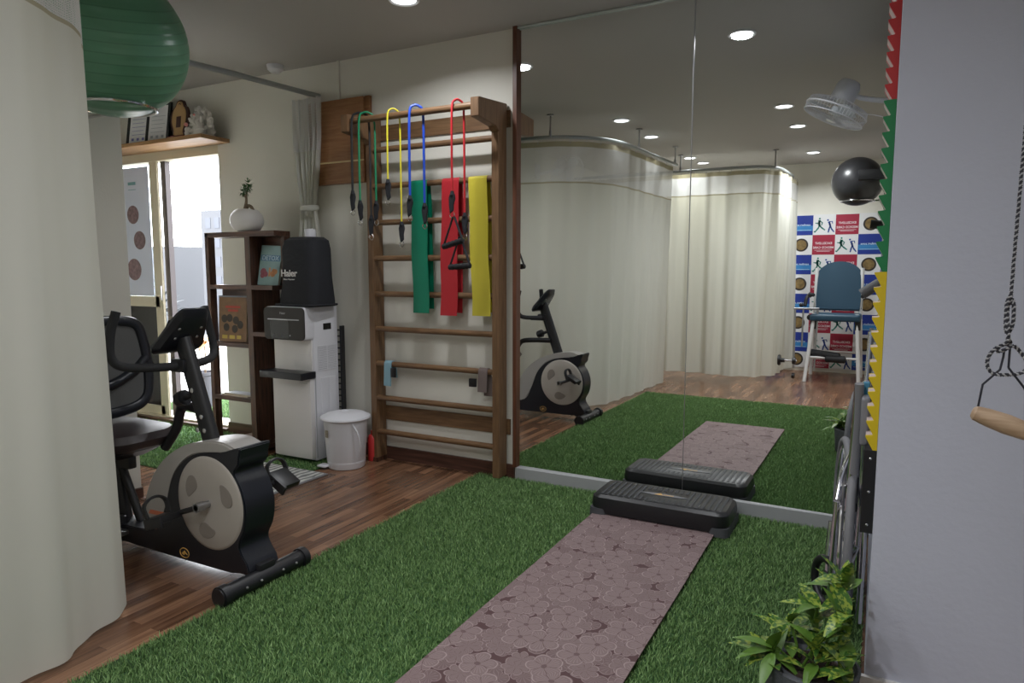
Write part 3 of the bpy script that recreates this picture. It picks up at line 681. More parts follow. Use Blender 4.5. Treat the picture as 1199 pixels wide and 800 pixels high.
prof = [(-.075, .0), (-.055, .05), (-.085, .12), (-.088, .19), (-.068, .235), (-.05, .25), (-.03, .285), (0, .295), (.03, .285), (.05, .25), (.068, .235), (.088, .19), (.085, .12), (.055, .05), (.075, .0)]
prof = [(p.x, p.y) for p in spline([V((q[0], q[1], 0)) for q in prof], 4)]
MB().prism([(a*1.12, b_) for a, b_ in prof], (-4.59, 3.40, 2.197), (1, 0, 0), (0, .12, 1), (0, .018, 0)).build('shield', M['plaquedark'], th, smooth=False)
MB().prism([(a*.85, .02+b_*.88) for a, b_ in prof], (-4.59, 3.396, 2.200), (1, 0, 0), (0, .12, 1), (0, .004, 0)).build('gold_plate', M['plaquegold'], th, smooth=False)
b = MB().box(-4.62, -4.56, 3.408, 3.410, 2.30, 2.375); b.box(-4.615, -4.565, 3.41, 3.4115, 2.41, 2.415); 
MB().prism([(-.025, .09), (.025, .09), (.025, .17), (-.025, .17)], (-4.59, 3.3945, 2.200), (1, 0, 0), (0, .12, 1), (0, .002, 0)).lathe([(.012, 0), (.018, .001), (.012, .002)], (-4.59, 3.428, 2.448), (0, -1, 0), 16).build('engraving', M['plaquedark'], th, smooth=False); b.bm.free()
MB().box(-4.68, -4.50, 3.37, 3.44, 2.1965, 2.225, bev=.002).build('base', mat('plaque_red_base', (.16, .02, .02), .4), th, smooth=False)
# white figurine: seated figure before a flame-shaped throne back
th = empty('porcelain_figurine', (-4.34, 3.42, 2.197), 'white porcelain seated figurine with a leafy throne on the shelf end', 'figurine')
b = MB().sphere((-4.35, 3.40, 2.235), .05, (1.25, .8, .7)).sphere((-4.35, 3.40, 2.28), .038, (1, .8, 1.2)).sphere((-4.35, 3.39, 2.335), .026).sphere((-4.39, 3.38, 2.24), .026, (1.6, .9, .6)).sphere((-4.31, 3.38, 2.24), .026, (1.6, .9, .6))
b.cyl((-4.35, 3.395, 2.35), (-4.35, 3.395, 2.39), .02, .006, seg=14).cyl((-4.385, 3.39, 2.30), (-4.42, 3.37, 2.33), .013, .009, seg=10).cyl((-4.315, 3.39, 2.30), (-4.285, 3.37, 2.335), .013, .009, seg=10).tube([(-4.35, 3.368, 2.33), (-4.352, 3.355, 2.31), (-4.34, 3.352, 2.285), (-4.33, 3.358, 2.272)], .010, 8, 4, rend=.005)
b.build('body', M['figurine'], th)
b = MB()
for i in range(15):
    a = PI*(-.12+1.24*i/14); rad = .105 if i % 2 else .13; d = V((math.cos(a), 0, math.sin(a))); c = V((-4.35, 3.435-.01*(i % 3), 2.275))+d*rad*.75
    b.sphere(c, .034, (1, .45, .55), 10, rot=roty(-a)).sphere(c+d*.028+V((0, -.012, 0)), .016, (1, .7, .8), 8, rot=roty(-a))
for q in ((-.06, .0), (.065, .01), (-.03, .12), (.03, .125), (0, .15)): b.sphere((-4.35+q[0], 3.405, 2.25+q[1]), .017, seg=8)
b.box(-4.44, -4.26, 3.43, 3.455, 2.1965, 2.29, bev=.01).build('throne_back', M['figurine'], th)
b = MB(); b.box(-4.44, -4.26, 3.34, 3.46, 2.1965, 2.212, bev=.006).sphere((-4.43, 3.365, 2.25), .022).sphere((-4.43, 3.36, 2.225), .02).build('base', M['figurine'], th)
MB().sphere((-4.43, 3.352, 2.285), .014).sphere((-4.35, 3.36, 2.347), .008).build('painted_flower', M['pink'], th)

# poster on the door glass
ps = empty('door_poster', (-5.45, 3.588, 1.03), 'white poster with round photos stuck on the sliding door glass', 'poster')
MB().box(-5.9, -5.235, 3.588, 3.5905, 1.035, 2.08).build('sheet', mat('poster_white', (.62, .66, .78), .6), ps, smooth=False)
for (x, z, r) in ((-5.455, 1.70, .075), (-5.385, 1.49, .075), (-5.475, 1.25, .09), (-5.66, 1.5, .08)):
    MB().lathe([(0, 0), (r, 0), (r, .0015), (0, .0015)], (x, 3.588, z), (0, -1, 0), 24).build('round_photo', mat('photo_print', (.20, .13, .14), .6, noise=.9, nscale=35), ps, smooth=False)
MB().box(-5.5, -5.40, 3.587, 3.588, 1.94, 1.965).box(-5.5, -5.40, 3.587, 3.588, 1.90, 1.905).build('heading', mat('poster_teal', (.18, .36, .42), .6), ps, smooth=False)

# ---------------------------------------------------------------- bookshelf
bs = empty('bookshelf', (-3.9, 3.32, 0), 'dark wooden stepped bookshelf between the balcony door and the water dispenser', 'bookshelf')
ya, yb = 3.25, 3.36
def board(nm, x0, x1, z0, z1, y0=ya, y1=yb, m_='darkwoodx'): MB().box(x0, x1, y0, y1, z0, z1, bev=.002).build(nm, M[m_], bs, smooth=False)
board('side_panel', -4.16, -4.125, 0, 1.50, m_='darkwood', y1=3.305)
board('side_panel', -3.765, -3.715, 0, 1.47, m_='darkwood', y1=3.50)
board('top_board', -4.16, -3.485, 1.47, 1.505, y1=3.39)
board('side_panel', -3.52, -3.485, .83, 1.47, m_='darkwood', y0=3.335, y1=3.39)
board('shelf_board', -4.125, -3.765, 1.115, 1.145)
board('shelf_board', -4.125, -3.765, .715, .745)
board('shelf_board', -4.125, -3.765, .335, .365)
board('shelf_board', -3.715, -3.52, 1.115, 1.145, y1=3.39)
board('shelf_board', -3.715, -3.485, .80, .83, y1=3.42)
board('back_panel', -3.715, -3.52, 1.145, 1.47, 3.385, 3.39)
board('back_panel', -4.125, -3.765, .745, 1.115, 3.35, 3.36)
board('side_panel', -3.70, -3.66, .03, .80, y0=3.44, y1=3.48, m_='darkwood')
board('bottom_board', -4.0, -3.62, 0.028, .058, y0=3.26, y1=3.50)
# books
def book(name_, mtx, w, h, d, cov, label, group=None):
    th = empty(name_, mtx.to_translation(), label, 'book', group); 
    def add(b, nm, m_, par=th):
        bmesh.ops.transform(b.bm, matrix=mtx, verts=b.bm.verts); return b.build(nm, m_, par, smooth=False)
    add(MB().box(0, w, -.0012, .0, 0, h).box(0, w, d, d+.0012, 0, h).box(-.001, 0, 0, d, 0, h), 'cover', cov)
    add(MB().box(.001, w-.003, 0, d, .003, h-.003), 'pages', M['cream_paper'])
    return th, add
lean = Matrix.Translation((-3.70, 3.29, 1.148)) @ Matrix.Rotation(.10, 4, 'Z') @ Matrix.Rotation(-.16, 4, 'X') @ Matrix.Rotation(.05, 4, 'Y')
th, add = book('book', lean, .175, .27, .02, mat('detox_cover', (.24, .37, .37), .5, noise=.15, nscale=15), 'pale green DETOX book facing out in the upper right shelf')
add(MB().box(.005, .17, -.0018, -.0013, .165, .205), 'title_band', mat('detox_band', (.10, .20, .30), .5))
b = MB(); b.text('DETOX', .042, Matrix.Translation((.087, -.0022, .184)) @ Matrix.Rotation(PI/2, 4, 'X'), .0003, bold=.0005); add(b, 'title', mat('title_pale', (.45, .58, .65), .5))
b = MB()
for q in ((.04, .09, .025), (.06, .075, .02), (.035, .065, .018)): b.lathe([(0, 0), (q[2], 0), (q[2], .0006), (0, .0006)], (q[0], -.0014, q[1]), (0, -1, 0), 16)
add(b, 'picture_berries', mat('picture_red', (.30, .08, .10), .6, noise=.5, nscale=60))
b = MB()
for q in ((.12, .08, .022), (.14, .095, .018), (.125, .10, .015)): b.lathe([(0, 0), (q[2], 0), (q[2], .0006), (0, .0006)], (q[0], -.0014, q[1]), (0, -1, 0), 16)
b.box(.085, .098, -.002, -.0014, .06, .12); add(b, 'picture_fruit', mat('picture_orange', (.55, .24, .10), .6, noise=.3, nscale=60))
l2 = Matrix.Translation((-4.085, 3.275, .748)) @ Matrix.Rotation(.05, 4, 'Z') @ Matrix.Rotation(-.06, 4, 'X')
th, add = book('book', l2, .26, .31, .012, mat('brown_magazine', (.20, .11, .05), .6, noise=.35, nscale=28), 'brown cook book with red title facing out on the middle shelf')
b = MB(); b.box(.06, .20, -.002, -.0013, .235, .25).box(.085, .18, -.002, -.0013, .21, .225); add(b, 'title', mat('title_red', (.45, .05, .03), .6))
b = MB()
for q in ((.05, .16), (.10, .165), (.16, .15), (.07, .10), (.15, .09), (.20, .12)): b.lathe([(0, 0), (.028, 0), (.028, .0006), (0, .0006)], (q[0], -.0014, q[1]), (0, -1, 0), 16)
add(b, 'bowl_pictures', mat('picture_dark', (.03, .02, .012), .6))
b = MB(); b.box(.03, .08, -.002, -.0013, .02, .045).box(.10, .15, -.002, -.0013, .02, .045).box(.17, .21, -.002, -.0013, .02, .045); add(b, 'yellow_boxes', mat('picture_yellow', (.50, .36, .06), .6))
l3 = Matrix.Translation((-4.118, 3.268, .748)) @ Matrix.Rotation(.42, 4, 'Z') @ Matrix.Rotation(-.04, 4, 'X')
book('book', Matrix.Translation((-4.112, 3.2925, .748)) @ Matrix.Rotation(.05, 4, 'Z') @ Matrix.Rotation(-.06, 4, 'X'), .27, .32, .008, mat('white_blue_cover', (.35, .38, .45), .5), 'thin pale book standing behind the brown cook book')
for k, (dx, c, lb) in enumerate(((0, (.55, .42, .36), 'magazine lying flat, lowest on the lower bookshelf board'), (.03, (.28, .30, .34), 'dark magazine lying flat on top of the pile on the lower board'))):
    book('magazine', Matrix.Translation((-4.07+dx, 3.262, .366+.009*k+.008)) @ Matrix.Rotation(-PI/2, 4, 'X'), .26, .09, .007, mat('magazine_cover', c, .5), lb, 'magazines on the lower board')

# bonsai in white pot on top
bp_ = empty('bonsai_plant', (-3.745, 3.30, 1.505), 'small bonsai in a round white ceramic pot on top of the bookshelf', 'potted plant')
MB().lathe([(0, 0), (.05, 0), (.082, .012), (.106, .045), (.111, .078), (.102, .115), (.080, .142), (.060, .152), (.054, .148), (.0, .130)], (-3.765, 3.32, 1.505), seg=40).build('pot', M['ceramic'], bp_)
MB().lathe([(0, .146), (.055, .142)], (-3.765, 3.32, 1.505)).build('soil', M['soil'], bp_)
MB().tube([(-3.70, 3.32, 1.64), (-3.715, 3.315, 1.672), (-3.75, 3.32, 1.68), (-3.765, 3.32, 1.66)], .011, 8, 5).tube([(-3.775, 3.31, 1.63), (-3.77, 3.315, 1.67), (-3.765, 3.32, 1.71), (-3.762, 3.32, 1.76)], .014, 8, 5, rend=.006).tube([(-3.765, 3.32, 1.73), (-3.79, 3.32, 1.76)], .005, 6).tube([(-3.763, 3.32, 1.75), (-3.742, 3.32, 1.81)], .005, 6).build('trunk', M['trunk'], bp_)
def leaf(b, p, d, n_, L_, W_, bend=.2, seg=4):
    """folded leaf blade with thickness from p along d"""
    d = V(d).normalized(); s_ = d.cross(V(n_)).normalized(); up = s_.cross(d).normalized(); tb = bmesh.new(); G = []
    for i in range(seg+1):
        t = i/seg; w = W_*math.sin(PI*min(.98, .06+.9*t)**.8)*.5; c = V(p)+d*L_*t-up*bend*L_*t*t
        G.append([tb.verts.new(c-s_*w+up*w*.25), tb.verts.new(c), tb.verts.new(c+s_*w+up*w*.25)])
    for A, B in zip(G, G[1:]):
        tb.faces.new((A[0], A[1], B[1], B[0])); tb.faces.new((A[1], A[2], B[2], B[1]))
    b._add(tb)
b = MB()
for i in range(170):
    c = random.choice([V((-3.79, 3.32, 1.775)), V((-3.775, 3.32, 1.80)), V((-3.74, 3.32, 1.83)), V((-3.738, 3.32, 1.80)), V((-3.76, 3.32, 1.775))])
    d = V((random.gauss(0, 1), random.gauss(0, 1), random.gauss(.2, 1))).normalized(); leaf(b, c+d*random.uniform(.005, .022), d, (0, 0, 1), .02, .012, .1, 2)
b.build('foliage', M['leafdark'], bp_); bp_.location.x -= .045

# ---------------------------------------------------------------- water dispenser
wdx0, wdx1, wdy = -3.475, -3.13, 3.18
ds = empty('water_dispenser', (-3.3, 3.3, .02), 'tall white water dispenser with a smoked front panel beside the bookshelf', 'water dispenser')
MB().box(wdx0, wdx1, wdy+.03, 3.435, .02, 1.015, bev=.012).box(wdx0, wdx1, 3.14, wdy+.06, .805, 1.015, bev=.02, seg=4).build('body', M['white'], ds)
MB().box(wdx0+.01, wdx1-.004, wdy-.005, wdy+.035, .035, .56, bev=.01).build('lower_door', M['whitewarm'], ds)
MB().box(wdx0+.01, wdx1-.01, wdy+.02, wdy+.032, .59, .805, bev=.003).build('tap_recess_panel', M['whitewarm'], ds)
p_ = MB().prism(rr(wdx0, wdx1, .806, 1.012, .03), (0, 3.132, 0), (1, 0, 0), (0, 0, 1), (0, .01, 0)).build('control_panel', M['darkglass'], ds, smooth=False)
MB().box(-3.44, -3.17, 3.1295, 3.1325, .932, .938).build('silver_line', M['steel'], p_, smooth=False)
MB().text('Haier', .022, Matrix.Translation((-3.31, 3.1315, .975)) @ Matrix.Rotation(PI/2, 4, 'X'), .0004).build('logo', M['greyplastic'], p_, smooth=False)
b = MB()
for k in range(3): b.lathe([(0, 0), (.005, 0), (.005, .001), (0, .001)], (-3.39+.07*k, 3.132, .835), (0, -1, 0), 10)
b.build('buttons', M['greyplastic'], p_)
MB().prism(rr(-3.42, -3.26, .815, .93, .01), (0, 3.131, 0), (1, 0, 0), (0, 0, 1), (0, .0012, 0)).build('dark_window', M['screen'], p_, smooth=False)
MB().box(wdx0-.015, wdx1+.005, 3.09, 3.22, .56, .605, bev=.006).build('drip_tray', M['blackblue'], ds)
sp_ = MB().box(wdx1-.001, wdx1+.002, 3.24, 3.42, .60, .765, bev=.001).build('side_grille', M['white'], ds, smooth=False)
b = MB()
for i in range(14):
    for j in range(9):
        for k in range(2): b.box(wdx1+.0015, wdx1+.003, 3.245+k*.09+j*.009, 3.25+k*.09+j*.009, .61+i*.011, .614+i*.011)
b.build('perforations', M['greyplastic'], sp_, smooth=False)
MB().box(wdx1-.001, wdx1+.0025, 3.30, 3.37, .865, .905, bev=.001).build('side_window', M['screen'], ds, smooth=False)
MB().box(wdx1-.001, wdx1+.003, 3.27, 3.33, .10, .555, bev=.002).box(wdx1-.001, wdx1+.003, 3.345, 3.40, .10, .555, bev=.002).build('side_moulding', M['white'], ds, smooth=False)
MB().box(wdx1-.003, wdx1+.001, 3.215, 3.222, .04, .56).build('door_gap', M['greyplastic'], ds, smooth=False)
MB().text('Water Dispenser', .010, Matrix.Translation((-3.19, wdy-.0052, .53)) @ Matrix.Rotation(PI/2, 4, 'X'), .0003).build('door_logo', M['greyplastic'], ds, smooth=False)
b = MB()
for k in range(16): b.tube([(-3.45, 3.455, .25+.04*k), (-3.115, 3.455, .25+.04*k)], .005, 6)
for k in range(5): b.tube([(-3.44+.08*k, 3.465, .22), (-3.44+.08*k, 3.465, .88)], .004, 6)
b.box(-3.125, -3.108, 3.445, 3.475, .22, .88).build('rear_coil', M['black'], ds, smooth=False)
# black bottle cover
bg = empty('bottle_cover', (-3.24, 3.30, 1.016), 'black cloth bottle cover with white lettering standing on the water dispenser', 'bottle cover')
b = MB(); b._add(loft([(rr(-3.40, -3.085, 3.17, 3.40, .05), 1.0165), (rr(-3.40, -3.08, 3.165, 3.40, .06), 1.05), (rr(-3.385, -3.09, 3.18, 3.395, .07), 1.2), (rr(-3.39, -3.095, 3.18, 3.395, .07), 1.38), (rr(-3.375, -3.105, 3.19, 3.39, .07), 1.435), (rr(-3.345, -3.13, 3.22, 3.37, .06), 1.455)]))
b.build('cover', M['blackcloth'], bg)
MB().tube([(-3.40, 3.166, 1.026), (-3.24, 3.160, 1.026), (-3.09, 3.168, 1.026), (-3.08, 3.28, 1.026), (-3.09, 3.39, 1.026)], .008, 6, 4).build('hem', M['blackcloth'], bg)
MB().text('Haier', .062, Matrix.Translation((-3.29, 3.178, 1.225)) @ Matrix.Rotation(PI/2, 4, 'X'), .0015, bold=.001).build('lettering', M['whitewarm'], bg, smooth=False)
MB().text('Water Dispenser', .014, Matrix.Translation((-3.29, 3.178, 1.188)) @ Matrix.Rotation(PI/2, 4, 'X'), .001).build('small_lettering', M['whitewarm'], bg, smooth=False)
MB().lathe([(0, .06), (.035, .058), (.038, .05), (.038, 0), (0, 0)], (-3.24, 3.32, 1.45)).build('bottle_cap', M['white'], bg)

# pedal bin
bn = empty('pedal_bin', (-2.935, 3.27, 0), 'round white plastic pedal bin at the foot of the stall bars', 'bin')
C_ = (-2.935, 3.27, 0)
MB().lathe([(0, .003), (.113, .003), (.118, .012), (.136, .30), (.138, .315), (.13, .315), (.12, .04)], C_, seg=40).build('bucket', M['white'], bn)
MB().lathe([(.150, .312), (.158, .318), (.155, .328), (.12, .345), (.06, .357), (.03, .358), (.028, .352), (0, .352)], C_, seg=40).build('lid', M['white'], bn)
MB().tube([(-2.82, 3.20, .30), (-2.775, 3.20, .24), (-2.77, 3.21, .16), (-2.79, 3.215, .09)], .005, 8, 5).build('handle', M['white'], bn)
MB().box(-3.04, -2.975, 3.115, 3.175, .02, .032, bev=.004).cyl((-2.99, 3.175, .02), (-2.99, 3.21, .025), .008).build('pedal', M['white'], bn)
MB().box(-2.985, -2.958, 3.134, 3.1375, .21, .255, rot=rotz(-.25)).build('sticker', mat('sticker', (.30, .26, .20), .5, noise=.7, nscale=120), bn, smooth=False)
tag(MB().lathe([(0, 0), (.03, 0), (.034, .02), (.034, .15), (.025, .17), (.012, .175), (.012, .2), (0, .2)], (-2.872, 3.455, 0), seg=24).build('red_bottle', mat('red_plastic', (.50, .03, .03), .4)), 'red plastic bottle on the floor behind the white pedal bin', 'bottle')
# rug
rg = empty('door_mat', (-3.17, 2.85, 0), 'small grey patterned rug on the floor in front of the water dispenser', 'rug')
MB().box(-3.43, -2.925, 2.655, 3.055, .0005, .012, bev=.004).build('pile', M['rug'], rg)
MB().box(-3.445, -2.908, 2.638, 3.072, .0003, .007, bev=.002).build('border', mat('rug_border', (.20, .20, .21), .9), rg)
M['hazewin'] = mat('hazy_window', (.078, .085, .102), .6)
M['recess_shade'] = mat('disc_recess_shade', (.24, .21, .185), .35)  # disc colour darkened to paint in the shade of the recesses
M['wcgrey'] = mat('grey_armrest', (.20, .20, .22), .5)
# ---------------------------------------------------------------- exercise bike
bk = empty('exercise_bike', (-2.6, 1.84, 0), 'black and silver recumbent exercise bike on the wood floor by the turf edge', 'exercise bike')
def outline(pts, k=6): return [(p.x, p.y) for p in spline([V((a, b_, 0)) for a, b_ in pts], k, True)]
yn, yf = 1.765, 1.915
blk = outline([(-2.90, .055), (-2.90, .125), (-2.66, .15), (-2.585, .26), (-2.52, .41), (-2.40, .505), (-2.24, .535), (-2.15, .535)], 5)[:-5]
blk += [(p.x, p.y) for p in spline([V(q) for q in ((-2.125, .53, 0), (-2.13, .50, 0), (-2.155, .465, 0), (-2.127, .42, 0), (-2.104, .36, 0), (-2.100, .30, 0), (-2.112, .24, 0), (-2.14, .185, 0), (-2.135, .15, 0), (-2.10, .105, 0))], 4)]+[(-2.092, .075), (-2.2, .055), (-2.5, .052)]
MB().prism(blk, (0, yn, 0), (1, 0, 0), (0, 0, 1), (0, yf-yn, 0), bev=.004).build('housing', M['blackblue'], bk, smooth=True)
sil = [(p.x, p.y) for p in spline([V(q) for q in ((-2.70, .12, 0), (-2.725, .24, 0), (-2.68, .36, 0), (-2.59, .46, 0), (-2.46, .535, 0), (-2.32, .572, 0), (-2.22, .578, 0), (-2.15, .560, 0))], 6)]
sil += [(-2.125, .546), (-2.18, .535)]+[(p.x, p.y) for p in spline([V(q) for q in ((-2.24, .533, 0), (-2.40, .503, 0), (-2.515, .41, 0), (-2.58, .26, 0), (-2.64, .15, 0))], 5)]
ss = MB().prism(sil, (0, yn+.004, 0), (1, 0, 0), (0, 0, 1), (0, yf-yn-.008, 0), bev=.007).build('silver_shell', M['silver'], bk, smooth=True)
b = MB()
for k in range(3): b.prism([(0, 0), (.10, .004), (.095, .02), (.01, .018)], (-2.695+.01*k, yn+.0015, .215-.032*k), (1, 0, 0), (0, 0, 1), (0, .004, 0))
b.build('stripe_decal', M['orange'], ss, smooth=False)
for yy, s_ in ((yn, -1), (yf, 1)):
    dsk = MB().lathe([(0, .006), (.05, .008), (.12, .009), (.178, .006), (.190, .001), (.193, -.004)], (-2.30, yy, .324), (0, s_, 0), 56).build('cover_disc', M['disc'], bk)
    b = MB()
    for a in (25, 150, 265):
        a = math.radians(a); c = V((-2.30+.115*math.cos(a), yy+s_*.009, .324+.115*math.sin(a)))
        pts = []
        for k in range(24):
            t = 2*PI*k/24; rad = .115+.027*math.sin(t)*(1.1-.45*math.cos(t)); pts.append((rad*math.cos(a+.42*math.cos(t)), rad*math.sin(a+.42*math.cos(t))))
        MB().prism(pts, (-2.30, yy+s_*.0075, .324), (1, 0, 0), (0, 0, 1), (0, s_*.003, 0), bev=.001).build('teardrop_shade_plate', M['recess_shade'], dsk, smooth=False)  # slightly raised plate, darkened to read as a shaded hollow
    b = MB().tube([(-2.47+.028*math.cos(t), yy+s_*.001, .085+.020*math.sin(t)) for t in [2*PI*i/20 for i in range(20)]], .0018, 5, close=True).prism([(-.018, -.004), (.0, .010), (.018, -.006), (.004, -.002), (-.002, -.010)], (-2.47, yy, .085), (1, 0, 0), (0, 0, 1), (0, s_*.002, 0)); b.build('round_logo', M['gold'], bk, smooth=False)
MB().cyl((-2.30, 1.70, .324), (-2.30, 1.98, .324), .014, bev=.002).cyl((-2.30, 1.70, .324), (-2.30, 1.735, .324), .019).cyl((-2.30, 1.945, .324), (-2.30, 1.98, .324), .019).build('crank_axle', M['steel'], bk)
for s_, yy in ((-1, 1.715), (1, 1.965)):
    d = V((.145*s_, 0, .052*s_)); e = V((-2.30, yy, .324))+d
    ca = MB().tube([(-2.30, yy, .324), V((-2.30, yy, .324))*.5+e*.5+V((0, s_*.008, 0)), e], .011, 8, 3).build('crank_arm', M['black'], bk)
    pc = e+V((0, s_*.052, 0))
    b = MB().box(pc.x-.05, pc.x+.05, pc.y-.045, pc.y+.045, pc.z-.014, pc.z+.014, bev=.006, rot=roty(-.25 if s_ < 0 else .5)).cyl(e, pc, .008)
    b.box(pc.x-.055, pc.x+.055, pc.y-.05, pc.y-.038, pc.z-.03, pc.z+.012, bev=.004, rot=roty(-.25 if s_ < 0 else .5))
    b.build('pedal', M['black'], ca)
    MB().tube([pc+V((-.03, -.045, 0)), pc+V((-.045, -.05, .05)), pc+V((-.05, -.02, .075)), pc+V((-.05, .02, .075)), pc+V((-.045, .045, .05)), pc+V((-.03, .045, 0))], .006, 6, 4, flat=2.2).build('foot_strap', M['tubeblack'], ca)
# frame
MB().box(-3.45, -2.60, 1.80, 1.88, .065, .125, bev=.01).build('main_beam', M['black'], bk)
MB().box(-2.20, -2.07, 1.80, 1.88, .04, .10, bev=.01).build('front_joint', M['black'], bk)
fs = MB().cyl((-2.085, 1.64, .043), (-2.085, 2.03, .043), .034, seg=24).build('front_stabiliser', M['black'], bk)
for a, b_ in ((1.615, 1.66), (2.01, 2.05)): MB().cyl((-2.085, a, .043), (-2.085, b_, .043), .041, seg=28, bev=.006).build('end_cap', M['black'], fs)
b = MB()
for yy in (1.72, 1.79, 1.9, 1.97): MB().sphere((-2.052, yy, .048), .006, seg=8).build('screw', M['steel'], fs)
rsb = MB().cyl((-3.45, 1.66, .043), (-3.45, 2.02, .043), .034, seg=24).build('rear_stabiliser', M['black'], bk)
b = MB().box(-2.94, -2.90, 1.74, 1.80, .05, .16, bev=.008).cyl((-2.93, 1.735, .145), (-2.93, 1.76, .145), .016); b.build('adjuster', M['black'], bk)
MB().box(-2.95, -2.84, 1.70, 1.78, .095, .115, bev=.003).cyl((-2.87, 1.74, .055), (-2.87, 1.74, .095), .008).build('steel_bracket', M['steel'], bk)
# post
def obl(p0, p1, rx_, ry_, seg=24):
    p0, p1 = V(p0), V(p1); d = (p1-p0).normalized(); yv = V((0, 1, 0)); xv = yv.cross(d).normalized(); tb = bmesh.new(); A = []
    for p in (p0, p1): A.append([tb.verts.new(p+xv*rx_*math.cos(2*PI*i/seg)+yv*ry_*math.sin(2*PI*i/seg)) for i in range(seg)])
    for i in range(seg): tb.faces.new((A[0][i], A[0][(i+1) % seg], A[1][(i+1) % seg], A[1][i]))
    tb.faces.new(A[0][::-1]); tb.faces.new(A[1]); bmesh.ops.recalc_face_normals(tb, faces=tb.faces); return tb
b = MB(); b._add(obl((-2.355, 1.84, .52), (-2.515, 1.84, .965), .042, .027)); po = b.build('upright_post', M['black'], bk)
b = MB()
for q in ((-2.36, .655), (-2.345, .60), (-2.385, .60)): b.sphere((q[0]-.03, 1.812, q[1]), .011, (1, .5, 1), 10)
b.sphere((-2.44, 1.812, .76), .012, (1, .5, 1), 10); b.build('bolts', M['chrome'], po)
MB().cyl((-2.47, 1.84, .735), (-2.535, 1.84, .715), .012).cyl((-2.515, 1.84, .722), (-2.565, 1.84, .706), .034, .030, seg=10, bev=.006).build('height_knob', M['black'], bk)
# console
R_ = roty(.62)
b = MB(); c0 = V((-2.50, 1.84, 1.0))
lay = lambda hw, hh, r: [(x*(.78+.24*y/hh)*.9, y) for x, y in rr(-hw, hw, -hh, hh, r, 5)]
tb = loft([(lay(.115, .085, .03), -.022), (lay(.138, .116, .045), -.002), (lay(.134, .112, .045), .010), (lay(.115, .09, .03), .02)])
mt = Matrix.Translation(c0) @ Matrix.Rotation(-(PI/2-.65), 4, 'Y') @ Matrix.Rotation(PI/2, 4, 'Z')
b._add(tb, mt); con = b.build('console', M['blackblue'], bk)
b = MB(); b.box(-.08, .08, -.045, .055, .0195, .0215, bev=.0008); bmesh.ops.transform(b.bm, matrix=mt, verts=b.bm.verts); b.build('display', M['screen'], con, smooth=False)
b = MB()
for q in ((-.05, -.03), (.05, -.03), (-.05, .02), (.05, .02)): b.sphere((q[0], q[1], -.022), .007, (1, 1, .5), 8)
bmesh.ops.transform(b.bm, matrix=mt, verts=b.bm.verts); b.build('console_screws', M['steel'], con)
for s_ in (-1, 1):
    pts = [(-2.635, 1.84+s_*.20, 1.085), (-2.64, 1.84+s_*.225, 1.0), (-2.63, 1.84+s_*.235, .91), (-2.60, 1.84+s_*.205, .868), (-2.53, 1.84+s_*.10, .858), (-2.505, 1.84, .858)]
    MB().tube(pts, .0175, 12, 6).build('handlebar', M['foam'], bk)
MB().box(-2.55, -2.47, 1.80, 1.88, .83, .885, bev=.01).box(-2.62, -2.5, 1.81, 1.87, .83, .845, bev=.004).build('handlebar_clamp', M['black'], bk)
MB().tube([(-2.43, 1.87, .665), (-2.56, 1.90, .665), (-2.66, 1.93, .655), (-2.70, 1.94, .61), (-2.73, 1.94, .54), (-2.80, 1.93, .45)], .021, 10, 5).build('side_grip_bar', M['black'], bk)
# seat
def seat_layer(hw, x0, x1, r): return rr(x0, x1, 1.84-hw, 1.84+hw, r, 6)
b = MB(); b._add(loft([(seat_layer(.13, -3.16, -2.83, .08), .455), (seat_layer(.165, -3.22, -2.79, .10), .475), (seat_layer(.185, -3.24, -2.765, .12), .51), (seat_layer(.17, -3.23, -2.78, .12), .54), (seat_layer(.12, -3.2, -2.83, .09), .555)]))
b.build('seat', M['vinyl'], bk)
b = MB(); b._add(loft([(seat_layer(.10, -3.14, -2.90, .06), .415), (seat_layer(.15, -3.2, -2.82, .09), .458)])); b.box(-3.2, -2.9, 1.82, 1.86, .36, .42, bev=.01).build('seat_shell', M['black'], bk)
MB().tube([(-2.98, 1.84, .12), (-3.03, 1.84, .42)], .032, 14).tube([(-2.86, 1.84, .12), (-3.0, 1.84, .40)], .018, 10).build('seat_post', M['black'], bk)
# backrest: frame bars and mesh
def bp(y, z): return V((-3.055-.10*(z-.62)-.35*(y-1.84)**2*0, y, z))
fr = [bp(1.63, .62), bp(1.62, .80), bp(1.625, .95), bp(1.66, 1.0), bp(1.72, 1.012), bp(1.84, 1.015), bp(1.965, 1.01), bp(2.02, .985), bp(2.04, .92), bp(2.05, .80), bp(2.04, .68), bp(2.01, .63), bp(1.95, .605), bp(1.84, .595), bp(1.72, .60), bp(1.66, .605)]
br_ = MB().tube(fr, .025, 10, 6, close=True, flat=.7).tube([bp(2.045, .83), bp(1.97, .77), bp(1.84, .72), bp(1.71, .74), bp(1.63, .82)], .024, 10, 6).build('backrest_frame', M['blackblue'], bk)
tb = bmesh.new(); f = tb.faces.new([tb.verts.new(p+V((.002, 0, 0))) for p in spline(fr, 4, True)]); r = bmesh.ops.extrude_face_region(tb, geom=[f]); bmesh.ops.translate(tb, vec=(-.004, 0, 0), verts=[x for x in r['geom'] if isinstance(x, bmesh.types.BMVert)]); bmesh.ops.recalc_face_normals(tb, faces=tb.faces)
b = MB(); b._add(tb); b.build('backrest_mesh', M['mesh_grey'], bk, smooth=False)
MB().tube([(-3.18, 1.84, .43), (-3.22, 1.84, .55), (-3.11, 1.84, .68)], .022, 10, 5).build('backrest_bracket', M['black'], bk)

